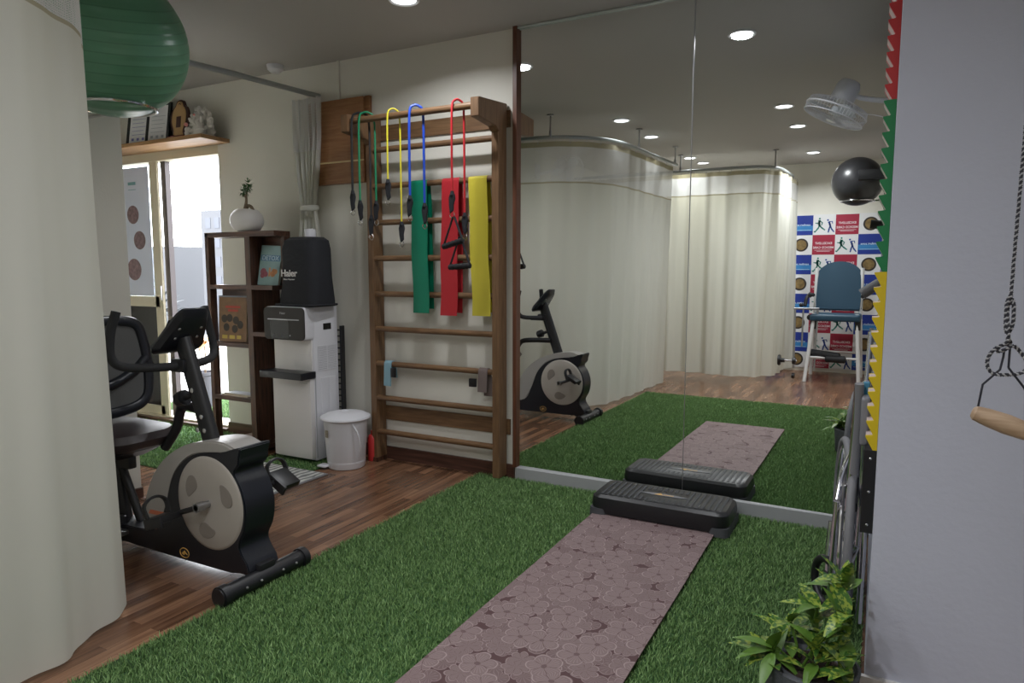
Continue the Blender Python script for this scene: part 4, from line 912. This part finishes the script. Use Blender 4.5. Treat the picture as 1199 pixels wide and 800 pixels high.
# ---------------------------------------------------------------- finger ladder on the column side
fl = empty('finger_ladder', (0, 2.25, .48), 'shoulder finger ladder of red, green and yellow saw teeth on the white column', 'finger ladder')
MB().box(.021, .0258, 2.2275, 2.285, .475, 2.13).box(-.008, .0258, 2.213, 2.302, .475, .725, bev=.001).build('backboard', M['black'], fl, smooth=False)
for z in (.50, .60, .70): MB().lathe([(0, .002), (.003, .001), (.004, 0)], (.010, 2.213, z), (0, -1, 0), 10).build('screw', M['chrome'], fl)
def teeth(nm, z0, n, pitch, mk):
    pts = [(.0255, z0), (.014, z0)]
    for i in range(n):
        z = z0+i*pitch; pts += [(.013, z+.002), (-.006, z+pitch*.88), (-.006, z+pitch*.96), (.010, z+pitch)]
    pts += [(.0255, z0+n*pitch)]
    p = MB().prism(pts, (0, 2.215, 0), (1, 0, 0), (0, 0, 1), (0, .012, 0)).build(nm, M[mk], fl, smooth=False)
    MB().prism([(min(.0208, a+.0005), c) for a, c in pts], (0, 2.2272, 0), (1, 0, 0), (0, 0, 1), (0, .058, 0)).build('peg_edges', M['pegpale'], p, smooth=False)
    MB().prism(pts, (0, 2.2855, 0), (1, 0, 0), (0, 0, 1), (0, .012, 0)).build('side_plate', M[mk], p, smooth=False)
pt = .0432
teeth('yellow_teeth', .725, 12, pt, 'pegyellow'); teeth('green_teeth', .725+12*pt, 11, pt, 'peggreen'); teeth('red_teeth', .725+23*pt, 9, pt, 'pegred')

# ---------------------------------------------------------------- folded wheelchair
wc = empty('folded_wheelchair', (-.06, 2.7, .02), 'folded chrome wheelchair leaning between the mirror and the white column', 'wheelchair')
def wheel(c, r, rt_, rotm, nm, spokes=0):
    tyre = MB().tube([V(c)+rotm @ V((0, r*math.cos(a), r*math.sin(a))) for a in [2*PI*i/48 for i in range(48)]], rt_, 10, close=True).build(nm, M['rubbergrey'], wc)
    b = MB().tube([V(c)+rotm @ V((0, (r-.022)*math.cos(a), (r-.022)*math.sin(a))) for a in [2*PI*i/48 for i in range(48)]], .007, 8, close=True)
    for i in range(spokes): a = 2*PI*i/spokes; b.tube([V(c)+rotm @ V((.015*(1 if i % 2 else -1), .02*math.cos(a), .02*math.sin(a))), V(c)+rotm @ V((0, (r-.022)*math.cos(a+.2), (r-.022)*math.sin(a+.2)))], .0018, 4)
    b.cyl(V(c)+rotm @ V((-.025, 0, 0)), V(c)+rotm @ V((.025, 0, 0)), .018); b.build('rim', M['chrome'], tyre)
    return tyre
t1 = wheel((-.035, 2.60, .315), .285, .0145, rotz(-.01), 'rear_wheel', 20)
MB().tube([V((-.062, 2.60, .315))+V((0, .262*math.cos(a), .262*math.sin(a))) for a in [2*PI*i/48 for i in range(48)]], .0075, 8, close=True).build('push_rim', M['chrome'], t1)
t2 = wheel((-.07, 2.86, .31), .285, .014, rotz(.12), 'rear_wheel', 20)
for c in ((-.105, 2.62, .125), (.0, 2.9, .125)):
    w = MB().tube([V(c)+rotz(.55 if c[0] < -.05 else 0) @ V((0, .085*math.cos(a), .085*math.sin(a))) for a in [2*PI*i/32 for i in range(32)]], .014, 10, close=True).cyl(V(c)+V((-.012, 0, 0)), V(c)+V((.012, 0, 0)), .045).build('front_castor', M['black'], wc)
    MB().tube([c, V(c)+V((.0, .02, .13)), V(c)+V((.005, .03, .22))], .010, 8, 4).build('fork', M['chrome'], w)
MB().tube([(-.078, 2.40, .50), (-.082, 2.41, .30), (-.088, 2.43, .06)], .011, 10, 5).build('frame_tube', M['chrome'], wc)
MB().tube([(-.078, 2.40, .50), (-.07, 2.5, .56), (-.05, 2.62, .60), (-.03, 2.70, .62)], .010, 10, 5).build('frame_tube', M['chrome'], wc)
MB().tube([(-.036, 2.42, .885), (-.038, 2.44, .75), (-.043, 2.46, .60), (-.05, 2.48, .45)], .011, 10, 5).build('frame_tube', M['chrome'], wc)
MB().tube([(.0, 2.36, .62), (.004, 2.36, .40), (.002, 2.37, .12)], .010, 10, 5).build('frame_tube', M['chrome'], wc)
MB().tube([(-.01, 2.40, .82), (-.008, 2.42, .62), (-.012, 2.44, .35)], .009, 10, 5).tube([(-.012, 2.44, .35), (-.05, 2.7, .12)], .009, 8).build('cross_brace', M['chrome'], wc)
MB().tube([(-.030, 2.34, .90), (-.028, 2.36, .80), (-.030, 2.38, .70), (-.032, 2.39, .60)], .013, 10, 5).build('backrest_post', M['wcgrey'], wc)
MB().box(-.022, .002, 2.28, 2.36, .72, .865, bev=.009, seg=3).build('armrest_pad', M['wcgrey'], wc)
MB().box(-.012, -.003, 2.38, 2.82, .50, .56, bev=.003).box(-.04, -.02, 2.5, 2.86, .44, .47, bev=.003).build('seat_fabric', M['blackcloth'], wc)
MB().box(-.02, -.002, 2.365, 2.40, .855, .90, bev=.003).build('blue_tag', mat('teal_tag', (.05, .22, .35), .6), wc)

# ---------------------------------------------------------------- croton plant
cp = empty('potted_croton', (-.108, 1.94, .02), 'yellow-speckled leafy plant in a grey planter on the turf in front of the column', 'potted plant')
PC = V((-.108, 1.945, .022))
MB().lathe([(0, 0), (.105, 0), (.112, .01), (.122, .15), (.124, .162), (.116, .164), (.110, .15), (.0, .145)], PC, seg=40).build('planter', M['planter'], cp)
MB().lathe([(0, .150), (.109, .148)], PC, seg=30).build('soil', M['soil'], cp)
rs_ = random.Random(5); st_ = MB(); lv = MB(); lp_ = MB()
stems = [((-.02, -.02), (.015, -.05, .27)), ((.04, .02), (.085, -.01, .36)), ((-.05, .0), (-.10, -.03, .22)), ((.0, .04), (.01, .03, .34)), ((.05, -.03), (.095, -.06, .22)), ((-.03, .03), (-.06, .04, .27)), ((.02, .03), (.075, .07, .43))]
for (ax_, ay_), top in stems:
    p0 = PC+V((ax_, ay_, .148)); p1 = PC+V((top[0], top[1], top[2]*.88+.01)); p1.x = min(p1.x, .0)
    st_.tube([p0, (p0+p1)/2+V((rs_.uniform(-.01, .01), rs_.uniform(-.01, .01), 0)), p1], .004, 6, 4)
    for j in range(11):
        a = j*2.4+rs_.uniform(-.3, .3); el = rs_.uniform(.05, .95) if j < 8 else rs_.uniform(.8, 1.3)
        d = V((math.cos(a)*math.cos(el), math.sin(a)*math.cos(el), math.sin(el))); L_ = rs_.uniform(.08, .12)
        base = p1-V((0, 0, 1))*rs_.uniform(0, .07)
        if base.x+d.x*L_ > .008: d.x = -abs(d.x)*.4
        leaf(lv if rs_.random() < .65 else lp_, base, d, (0, 0, 1), L_, rs_.uniform(.030, .042), rs_.uniform(.15, .6), 7)
for d, p in (((-1, -.2, .45), (-.095, -.05, .20)), ((-.9, -.6, .1), (-.095, -.05, .195)), ((-.2, -.8, -.3), (-.09, -.06, .19))):
    leaf(lp_, PC+V(p), d, (0, 0, 1), .10, .034, .3, 7)
st_.build('stems', M['leafplain'], cp); lv.build('speckled_leaves', M['varleaf'], cp); lp_.build('green_leaves', M['leafplain'], cp)

# ---------------------------------------------------------------- shoulder pulley
sp0 = empty('shoulder_pulley', (.235, 1.7, H), 'wooden handle hanging on a knotted grey rope in front of the white column', 'pulley')
def rope(pts, r, pitch=.012, k=8, phs=(0, 2*PI/3)):
    P_ = spline([V(p) for p in pts], k); b = MB(); L_ = [0]
    for a, c in zip(P_, P_[1:]): L_.append(L_[-1]+(c-a).length)
    n = int(L_[-1]/.004); Q = []; j = 0
    for i in range(n+1):
        s = L_[-1]*i/n
        while j < len(L_)-2 and L_[j+1] < s: j += 1
        Q.append((P_[j].lerp(P_[j+1], (s-L_[j])/max(1e-9, L_[j+1]-L_[j])), (P_[j+1]-P_[j]).normalized(), s))
    for ph in phs:
        pts2 = []
        for p, d, s in Q:
            x = d.cross(V((.3, 1, .2))).normalized(); y = d.cross(x); a = ph+s*2*PI/pitch; pts2.append(p+x*math.cos(a)*r*.5+y*math.sin(a)*r*.5)
        b.tube(pts2, r*.58, 6)
    return b.bm
ropem = mat('dark_grey_rope', (.035, .035, .045), .9, noise=.3, nscale=260); ropel = mat('pale_rope_strand', (.36, .36, .38), .9)
for nm_, pts, r_, pit in (('rope', [(.252, 1.7, H), (.2505, 1.7, 2.2), (.247, 1.7, 1.7), (.243, 1.7, 1.3), (.2425, 1.7, 1.18)], .0038, .011), ('knotted_loop', [(.2425, 1.7, 1.20), (.236, 1.695, 1.18), (.236, 1.69, 1.14), (.240, 1.69, 1.12), (.248, 1.695, 1.14), (.248, 1.70, 1.18), (.240, 1.705, 1.19), (.238, 1.69, 1.15), (.2415, 1.685, 1.115), (.238, 1.69, 1.10), (.226, 1.695, 1.092), (.214, 1.7, 1.075), (.211, 1.7, 1.055), (.222, 1.7, 1.036), (.25, 1.7, 1.036), (.272, 1.7, 1.042), (.278, 1.7, 1.06), (.262, 1.7, 1.088), (.25, 1.695, 1.095), (.236, 1.69, 1.087), (.226, 1.70, 1.083), (.232, 1.708, 1.094), (.248, 1.704, 1.10), (.24, 1.69, 1.112)], .0042, .011)):
    b = MB(); b.bm.free(); b.bm = rope(pts, r_, pit); rp = b.build(nm_, ropem, sp0)
    b = MB(); b.bm.free(); b.bm = rope(pts, r_*1.08, pit, phs=(4*PI/3,)); b.build('pale_strand', ropel, rp)
MB().tube([(.199, 1.7, .948), (.206, 1.7, 1.012), (.2335, 1.7, 1.045), (.2375, 1.7, 1.072), (.2385, 1.7, 1.09)], .0022, 8).tube([(.2385, 1.7, 1.09), (.2475, 1.7, 1.09), (.2475, 1.7, 1.05)], .0022, 8).tube([(.2475, 1.7, 1.05), (.275, 1.698, 1.012), (.296, 1.696, .975), (.302, 1.695, .918)], .0022, 8).build('wire_hanger', M['gunmetal'], sp0)
b = MB(); a0, a1 = V((.190, 1.7, .953)), V((.311, 1.695, .913)); L_ = (a1-a0).length
b.lathe([(0, 0), (.010, .001), (.0155, .006), (.019, .03), (.021, L_/2), (.019, L_-.03), (.0155, L_-.006), (.010, L_-.001), (0, L_)], a0, a1-a0, 28)
b.build('handle', M['handlewood'], sp0)

# ---------------------------------------------------------------- wall fan (seen in the mirror)
def fan(loc, aim, mount, label):
    th = empty('oscillating_fan', loc, label, 'fan', 'white wall fans')
    d = V(aim).normalized(); q = V((0, 0, 1)).rotation_difference(d).to_matrix().to_4x4(); c = V(loc); T = Matrix.Translation(c) @ q
    def put(b, nm, m_, par=th, smooth=True): bmesh.ops.transform(b.bm, matrix=T, verts=b.bm.verts); return b.build(nm, m_, par, smooth=smooth)
    R0 = .19; b = MB()
    circ = lambda r, z: [(r*math.cos(2*PI*i/40), r*math.sin(2*PI*i/40), z) for i in range(40)]
    b.tube(circ(R0, 0), .0055, 8, close=True).tube(circ(R0*.98, .045), .003, 6, close=True).tube(circ(R0*.55, .058), .002, 6, close=True).tube(circ(R0*.6, -.055), .002, 6, close=True)
    for i in range(56):
        a = 2*PI*i/56; u = V((math.cos(a), math.sin(a), 0))
        b.tube([u*.035+V((0, 0, .062)), u*R0*.55+V((0, 0, .058)), u*R0*.96+V((0, 0, .045)), u*R0], .0013, 4)
        b.tube([u*R0, u*R0*.95+V((0, 0, -.035)), u*R0*.6+V((0, 0, -.055)), u*.05+V((0, 0, -.055))], .0013, 4)
    put(b, 'guard', M['white']); b = MB(); b.lathe([(0, .068), (.03, .067), (.038, .058), (0, .056)]); put(b, 'badge', M['white'])
    b = MB()
    for k in range(3):
        a = 2*PI*k/3
        for j in range(1): b.prism([(.03, -.02), (.09, -.065), (.16, -.06), (.178, -.01), (.15, .045), (.08, .04), (.03, .02)], (0, 0, 0), (math.cos(a), math.sin(a), 0), (-math.sin(a)*.93, math.cos(a)*.93, .36), (0, 0, .003))
    b.cyl((0, 0, -.02), (0, 0, .02), .035); put(b, 'blades', mat('fan_blade', (.62, .66, .70), .35))
    b = MB(); b.lathe([(0, -.06), (.062, -.06), (.074, -.08), (.072, -.16), (.055, -.19), (0, -.195)], seg=28); put(b, 'motor', M['white'])
    e = T @ V((0, 0, -.13)); m_ = V(mount)
    MB().tube([e, e+(m_-e)*.35+V((0, 0, -.04)), m_+V((0, 0, -.05)), m_], .016, 10, 5).build('arm', M['white'], th)
    MB().box(m_.x-.012, m_.x+.012, m_.y-.05, m_.y+.05, m_.z-.10, m_.z+.06, bev=.006).build('wall_plate', M['white'], th)
    MB().tube([e+V((0, 0, -.02)), e+V((.01, 0, -.12)), m_+V((-.02, .02, -.16)), m_+V((-.005, .02, -.3))], .0025, 6, 6).build('cord', M['white'], th)
fan((-.30, 2.16, 2.255), (-.45, .06, -1), (.006, 2.19, 2.33), 'white wall fan on the column side, seen in the mirror beside the black ball')
fan((-3.15, -.02, 2.36), (.7, .5, -.6), (-3.518, -.02, 2.40), 'white wall fan inside the near cubicle, seen through the curtain netting')

# ---------------------------------------------------------------- black ball, its ring and arms on the right wall
tag(MB().sphere((0, 0, 0), .232, seg=56).build('gym_ball', M['ballblack']), 'glossy black gym ball on a wall ring, seen in the mirror above the printed backdrop', 'gym ball').location = (-.275, -.5, 2.125)
r2 = empty('ball_holder', (.5, -.5, 1.9), 'chrome wall ring holding the black gym ball', 'ball holder')
MB().tube([(-.265+.15*math.cos(a), -.5+.15*math.sin(a), 1.937) for a in ang], .007, 8, close=True).build('ring', M['chrome'], r2)
MB().tube([(-.115, -.5, 1.937), (.495, -.5, 1.95)], .008, 8).box(.488, .499, -.58, -.42, 1.90, 2.0, bev=.002).build('bracket', M['chrome'], r2)
a_ = tag(MB().box(-.255, .499, -.245, -.155, 2.10, 2.19, bev=.006).box(.47, .499, -.30, -.10, 2.03, 2.26, bev=.004).build('padded_bar', M['black']), 'thick black wall arm in front of the black gym ball, seen in the mirror', 'padded bar', 'padded arms on the right wall')
a_ = tag(MB().tube([(-.155, -1.0, 1.745), (.1, -1.0, 1.72), (.45, -1.0, 1.74)], .045, 14, 4).box(.47, .499, -1.08, -.92, 1.62, 1.86, bev=.004).build('padded_bar', M['foam']), 'black padded wall arm below the black gym ball, seen in the mirror', 'padded bar', 'padded arms on the right wall')
a_ = tag(MB().tube([(-.20, -1.0, 1.02), (-.02, -1.0, 1.15), (.2, -1.0, 1.28), (.47, -1.0, 1.40)], .055, 16, 4).box(.46, .499, -1.08, -.92, 1.32, 1.5, bev=.004).build('padded_bar', mat('charcoal_padding', (.06, .06, .065), .7)), 'grey padded roll slanting beside the blue chair back, seen in the mirror', 'padded bar', 'padded arms on the right wall')

# ---------------------------------------------------------------- quadriceps therapy chair
qc = empty('therapy_chair', (-.48, -1.65, 0), 'blue padded exercise therapy chair with a white tube frame, seen in the mirror', 'therapy chair')
MB().box(-.735, -.215, -1.88, -1.42, .695, .775, bev=.03, seg=4).build('seat', M['quadblue'], qc)
hw = .25; prof = [(-hw, 0), (hw, 0), (hw+.01, .12), (hw, .38)]+[(hw*math.cos(a), .38+.20*math.sin(a)) for a in [PI*i/14 for i in range(1, 14)]]+[(-hw, .38), (-hw-.01, .12)]
MB().prism(prof, (-.475, -1.86, .80), (1, 0, 0), (0, -.12, 1), (0, -.07, 0), bev=.02).build('backrest', M['quadblue'], qc)
for x0, x1, y0, y1, zt_ in ((-.755, -.69, -1.37, -1.50, .78), (-.20, -.255, -1.44, -1.50, .78), (-.755, -.72, -2.05, -1.90, 1.30), (-.20, -.235, -2.05, -1.90, 1.30)):
    MB().tube([(x0, y0, 0), (x1, y1, .78), (x1, y1-.03, zt_)] if zt_ > 1 else [(x0, y0, 0), (x1, y1, zt_)], .021, 12).build('leg', M['whitemetal'], qc)
MB().tube([(-.73, -1.43, .28), (-.22, -1.46, .28)], .014, 10).tube([(-.74, -1.97, .3), (-.21, -1.97, .3)], .014, 10).tube([(-.70, -1.5, .69), (-.73, -1.95, .69)], .014, 10).tube([(-.245, -1.5, .69), (-.22, -1.95, .69)], .014, 10).build('cross_tube', M['whitemetal'], qc)
for x in (-.70, -.24): MB().box(x-.03, x+.03, -1.54, -1.47, .60, .74, bev=.008).build('joint_block', M['black'], qc)
for x in (-.745, -.205): MB().tube([(x, -1.86, .98), (x, -1.65, .99), (x, -1.50, .98)], .022, 10).build('arm_pad', M['foam'], qc)
lv_ = MB().tube([(-.90, -1.38, .835), (-.64, -1.45, .835)], .013, 10).tube([(-.885, -1.38, .84), (-.875, -1.36, .15)], .012, 10).tube([(-.80, -1.40, .84), (-.80, -1.40, .4)], .009, 10).tube([(-.655, -1.5, .84), (-.665, -1.46, .12)], .011, 10).build('lever_frame', M['steel'], qc)
MB().cyl((-1.03, -1.35, .235), (-.84, -1.35, .235), .010).build('weight_bar', M['steel'], qc)
MB().cyl((-1.045, -1.35, .235), (-1.015, -1.35, .235), .062, seg=28, bev=.006).cyl((-1.03, -1.35, .235), (-.97, -1.35, .235), .024).build('weight_plate', M['black'], qc)
MB().cyl((-.89, -1.35, .235), (-.85, -1.35, .235), .04, seg=20, bev=.005).cyl((-.89, -1.36, .06), (-.86, -1.36, .06), .03).build('stop_collar', M['black'], qc)
MB().cyl((-.72, -1.48, .33), (-.40, -1.44, .30), .042, seg=20, bev=.01).cyl((-.55, -1.44, .27), (-.34, -1.42, .27), .04, seg=20, bev=.01).build('shin_roller', M['foam'], qc)
MB().tube([(-.80, -1.55, .86), (-.79, -1.6, .95), (-.76, -1.68, 1.0)], .02, 8, 4).sphere((-.84, -1.55, .87), .025, seg=10).sphere((-.74, -1.53, .73), .035, seg=10).build('adjuster_knob', M['black'], qc)

# ---------------------------------------------------------------- printed backdrop
bd = empty('printed_backdrop', (-.7, -2.33, .06), 'checkered clinic backdrop with red, blue and white squares on the back wall, seen in the mirror', 'backdrop')
MB().box(-1.32, .45, -2.349, -2.334, .045, 1.965).build('board', M['paper'], bd, smooth=False)
cw, ch = .256, .2445; xL = -.826; zt = 1.958; yF = -2.334
TX = Matrix(((-1, 0, 0, 0), (0, 0, 1, 0), (0, 1, 0, 0), (0, 0, 0, 1)))   # text reads correctly for someone facing the back wall
mred = mat('backdrop_red', (.33, .015, .045), .6); mblue = mat('backdrop_blue', (.008, .03, .26), .6); mcy = mat('backdrop_light_blue', (.03, .20, .48), .6)
B_ = {k: MB() for k in ('red', 'blue', 'stripe', 'runner', 'golfer', 'ring', 'gold', 'text', 'btext')}
def poly(b, pts, cx_, cz_, s, th=.0012): b.prism([(a*s, c*s) for a, c in pts], (cx_, yF, cz_), (1, 0, 0), (0, 0, 1), (0, th, 0))
def limb(b, cx_, cz_, s, p, w=.05):
    for (xa, za), (xb, zb) in zip(p, p[1:]):
        dx, dz = xb-xa, zb-za; L_ = math.hypot(dx, dz); nx, nz = -dz/L_*w*.8, dx/L_*w*.8
        b.prism([((xa+nx)*s, (za+nz)*s), ((xb+nx*.7)*s, (zb+nz*.7)*s), ((xb-nx*.7)*s, (zb-nz*.7)*s), ((xa-nx)*s, (za-nz)*s)], (cx_, yF, cz_), (1, 0, 0), (0, 0, 1), (0, .0012, 0))
        b.lathe([(0, 0), (w*s*.7, 0), (w*s*.7, .0012), (0, .0012)], (cx_+xb*s, yF, cz_+zb*s), (0, 1, 0), 8)
for r in range(8):
    for c in range(-2, 5):
        x0 = xL+(c-0)*cw; x1 = x0+cw; z1 = zt-r*ch; z0 = z1-ch; k = (c % 4)
        kind = (['runner', 'red', 'emblem', 'blue'] if r % 2 == 0 else ['red', 'runner', 'blue', 'emblem'])[k]
        x1 = min(x1, .45); x0 = max(x0, -1.32)
        if x1-x0 < .2 or z0 < .03: 
            if z0 < .03: z0 = .047
            if x1-x0 < .05: continue
        cx_, cz_ = (x0+x1)/2, (z0+z1)/2
        if kind == 'red':
            B_['red'].box(x0, x1, yF, yF+.0012, z0, z1)
            T = lambda x, z: Matrix.Translation((x, yF+.0014, z)) @ TX
            B_['text'].text('EXCELLENT', .037, T(cx_, cz_+.018), .0003, bold=.0008).text('MEDICO CARE', .036, T(cx_, cz_-.035), .0003, bold=.0008)
            B_['text'].box(cx_-.1, cx_+.1, yF+.001, yF+.0016, cz_-.068, cz_-.064).box(cx_-.075, cx_+.075, yF+.001, yF+.0016, cz_-.082, cz_-.077)
        elif kind == 'blue':
            B_['blue'].box(x0, x1, yF, yF+.0012, z0, z1); B_['stripe'].box(x0, x1, yF+.001, yF+.0015, z0+ch*.22, z0+ch*.48)
            B_['btext'].text('comfort zone', .036, Matrix.Translation((cx_, yF+.0016, cz_+.005)) @ TX, .0003, bold=.0006); B_['btext'].box(x0+.02, x1-.02, yF+.0014, yF+.002, cz_-.062, cz_-.058)
        elif kind == 'runner':
            s = .2; c1 = cx_-.055; b = B_['runner']
            b.lathe([(0, 0), (.011, 0), (.011, .001), (0, .001)], (c1+.0, yF, cz_+.078), (0, 1, 0), 14)
            limb(b, c1, cz_, s, [(.0, .30), (-.03, .12), (.0, -.02)], .10); limb(b, c1, cz_, s, [(.0, -.02), (-.06, -.18), (-.24, -.42), (-.28, -.40)], .06); limb(b, c1, cz_, s, [(.0, -.02), (.12, -.16), (.30, -.30)], .06); limb(b, c1, cz_, s, [(.0, .26), (.16, .14), (.12, .0)], .045); limb(b, c1, cz_, s, [(.0, .26), (-.10, .10), (-.22, .12)], .045)
            c2 = cx_+.06; b = B_['golfer']
            b.lathe([(0, 0), (.011, 0), (.011, .001), (0, .001)], (c2-.022, yF, cz_+.058), (0, 1, 0), 14)
            limb(b, c2, cz_, s, [(-.06, .20), (.0, .06), (.04, -.08)], .08); limb(b, c2, cz_, s, [(.04, -.08), (-.02, -.24), (-.06, -.44)], .06); limb(b, c2, cz_, s, [(.04, -.08), (.12, -.26), (.24, -.42)], .06); limb(b, c2, cz_, s, [(-.02, .18), (.14, .20), (.16, .08)], .035)
        else:
            B_['ring'].lathe([(0, 0), (.082, 0), (.082, .0012), (0, .0012)], (cx_, yF, cz_), (0, 1, 0), 32)
            B_['gold'].lathe([(0, .0012), (.062, .0012), (.062, .002), (0, .002)], (cx_, yF, cz_), (0, 1, 0), 28)
for k, nm, m_ in (('red', 'red_squares', mred), ('blue', 'blue_squares', mblue), ('stripe', 'light_blue_bands', mcy), ('runner', 'green_runner_figures', mat('runner_green', (.02, .20, .16), .6)), ('golfer', 'blue_bending_figures', mat('figure_blue', (.02, .06, .30), .6)), ('ring', 'dark_round_emblems', mat('emblem_dark', (.03, .022, .018), .6)), ('gold', 'gold_emblem_centres', mat('emblem_gold', (.20, .13, .045), .6, noise=.95, nscale=26)), ('text', 'white_lettering', mat('print_white', (.75, .65, .68), .6)), ('btext', 'pale_lettering', mat('print_pale_blue', (.55, .70, .85), .6))):
    B_[k].build(nm, m_, bd, smooth=False)

# ---------------------------------------------------------------- outside
op = empty('balcony_plant', (-5.42, 4.18, -.02), 'rust-leaved plant in a dark grey pot standing outside on the balcony', 'potted plant')
OC = V((-5.42, 4.18, -.02))
MB().lathe([(0, 0), (.075, 0), (.10, .30), (.112, .31), (.112, .335), (.10, .335), (.09, .30), (0, .29)], OC, seg=28).build('pot', M['potgrey'], op)
MB().tube([OC+V((0, 0, .28)), OC+V((.01, 0, .45)), OC+V((-.01, 0, .66))], .006, 6, 4).tube([OC+V((0, 0, .3)), OC+V((-.06, 0, .5)), OC+V((-.09, 0, .58))], .005, 6, 4).build('stems', M['trunk'], op)
b = MB()
for d, p in (((1, -.2, .05), (-.01, 0, .64)), ((-.8, -.5, .2), (-.02, 0, .65)), ((.6, -.7, -.1), (.0, 0, .62)), ((-.6, -.3, -.5), (-.09, 0, .57)), ((.2, -.9, .4), (-.08, 0, .56)), ((.9, .3, .2), (0, 0, .55))): leaf(b, OC+V(p), d, (0, 0, 1), .17, .085, .3, 6)
b.build('leaves', M['orangeleaf'], op)
def bush(loc, r, label, seed):
    rs2 = random.Random(seed); b = MB()
    for i in range(260):
        u = V((rs2.gauss(0, 1), rs2.gauss(0, 1), rs2.gauss(0, 1))).normalized(); b2 = V(loc)+V((u.x*r, u.y*r, abs(u.z)*r*.7))*rs2.uniform(.4, 1); leaf(b, b2, u, (0, 0, 1), r*.3, r*.14, .2, 2)
    th = empty('distant_tree', (loc[0], loc[1], -3), label, 'tree', 'hazy trees beyond the balcony')
    b.build('crown', mat('hazy_foliage', (.06, .066, .068), .9), th); MB().cyl((loc[0], loc[1], -3), (loc[0], loc[1], loc[2]+.3), .12, .06).build('trunk', M['trunk'], th)
bush((-13.2, 8.5, .1), 1.1, 'pale hazy tree beyond the balcony, left in the door opening', 1)
bush((-10.2, 10.0, .0), .9, 'pale hazy tree beyond the balcony, right behind the bookshelf', 2)
def building(x, y, w, d, h, label):
    th = empty('distant_building', (x, y, -3), label, 'building', 'hazy buildings beyond the balcony')
    MB().box(x-w/2, x+w/2, y-d/2, y+d/2, -3, h).build('wall', M['netfar'], th, smooth=False)
    for i in range(3):
        for j in range(5): MB().box(x-w/2+w*(.15+.27*i), x-w/2+w*(.30+.27*i), y-d/2-.03, y-d/2, h-1.2-1.3*j, h-.5-1.3*j).build('window', M['hazewin'], th, smooth=False)
building(-39, 34, 3.2, 5, 5.2, 'pale distant apartment block in the bright haze beyond the balcony door')
building(-50, 36, 6, 5, 3.0, 'low pale distant building left of the taller block')
struct(MB().box(-90, 30, 6.3, 90, -3.2, -3.0).build('outside_ground', M['netfar'], smooth=False))

# ---------------------------------------------------------------- light, camera
w = bpy.data.worlds.new('World'); scn.world = w; w.use_nodes = True
bgn = w.node_tree.nodes['Background']; bgn.inputs[0].default_value = (.92, .95, 1.0, 1); bgn.inputs[1].default_value = 17.0
cam = bpy.data.cameras.new('Camera'); co_ = bpy.data.objects.new('Camera', cam); col.objects.link(co_)
yaw, pitch = .4884, .105
co_.location = (0, 0, 1.25); co_.rotation_euler = (PI/2-pitch, 0, yaw)
cam.sensor_width = 36; cam.lens = 800/1199*36; cam.clip_start = .02; cam.clip_end = 200
scn.camera = co_
vs = scn.view_settings; vs.view_transform = 'Standard'; vs.look = 'None'; vs.gamma = 1; vs.use_curve_mapping = False; vs.exposure = -0.77
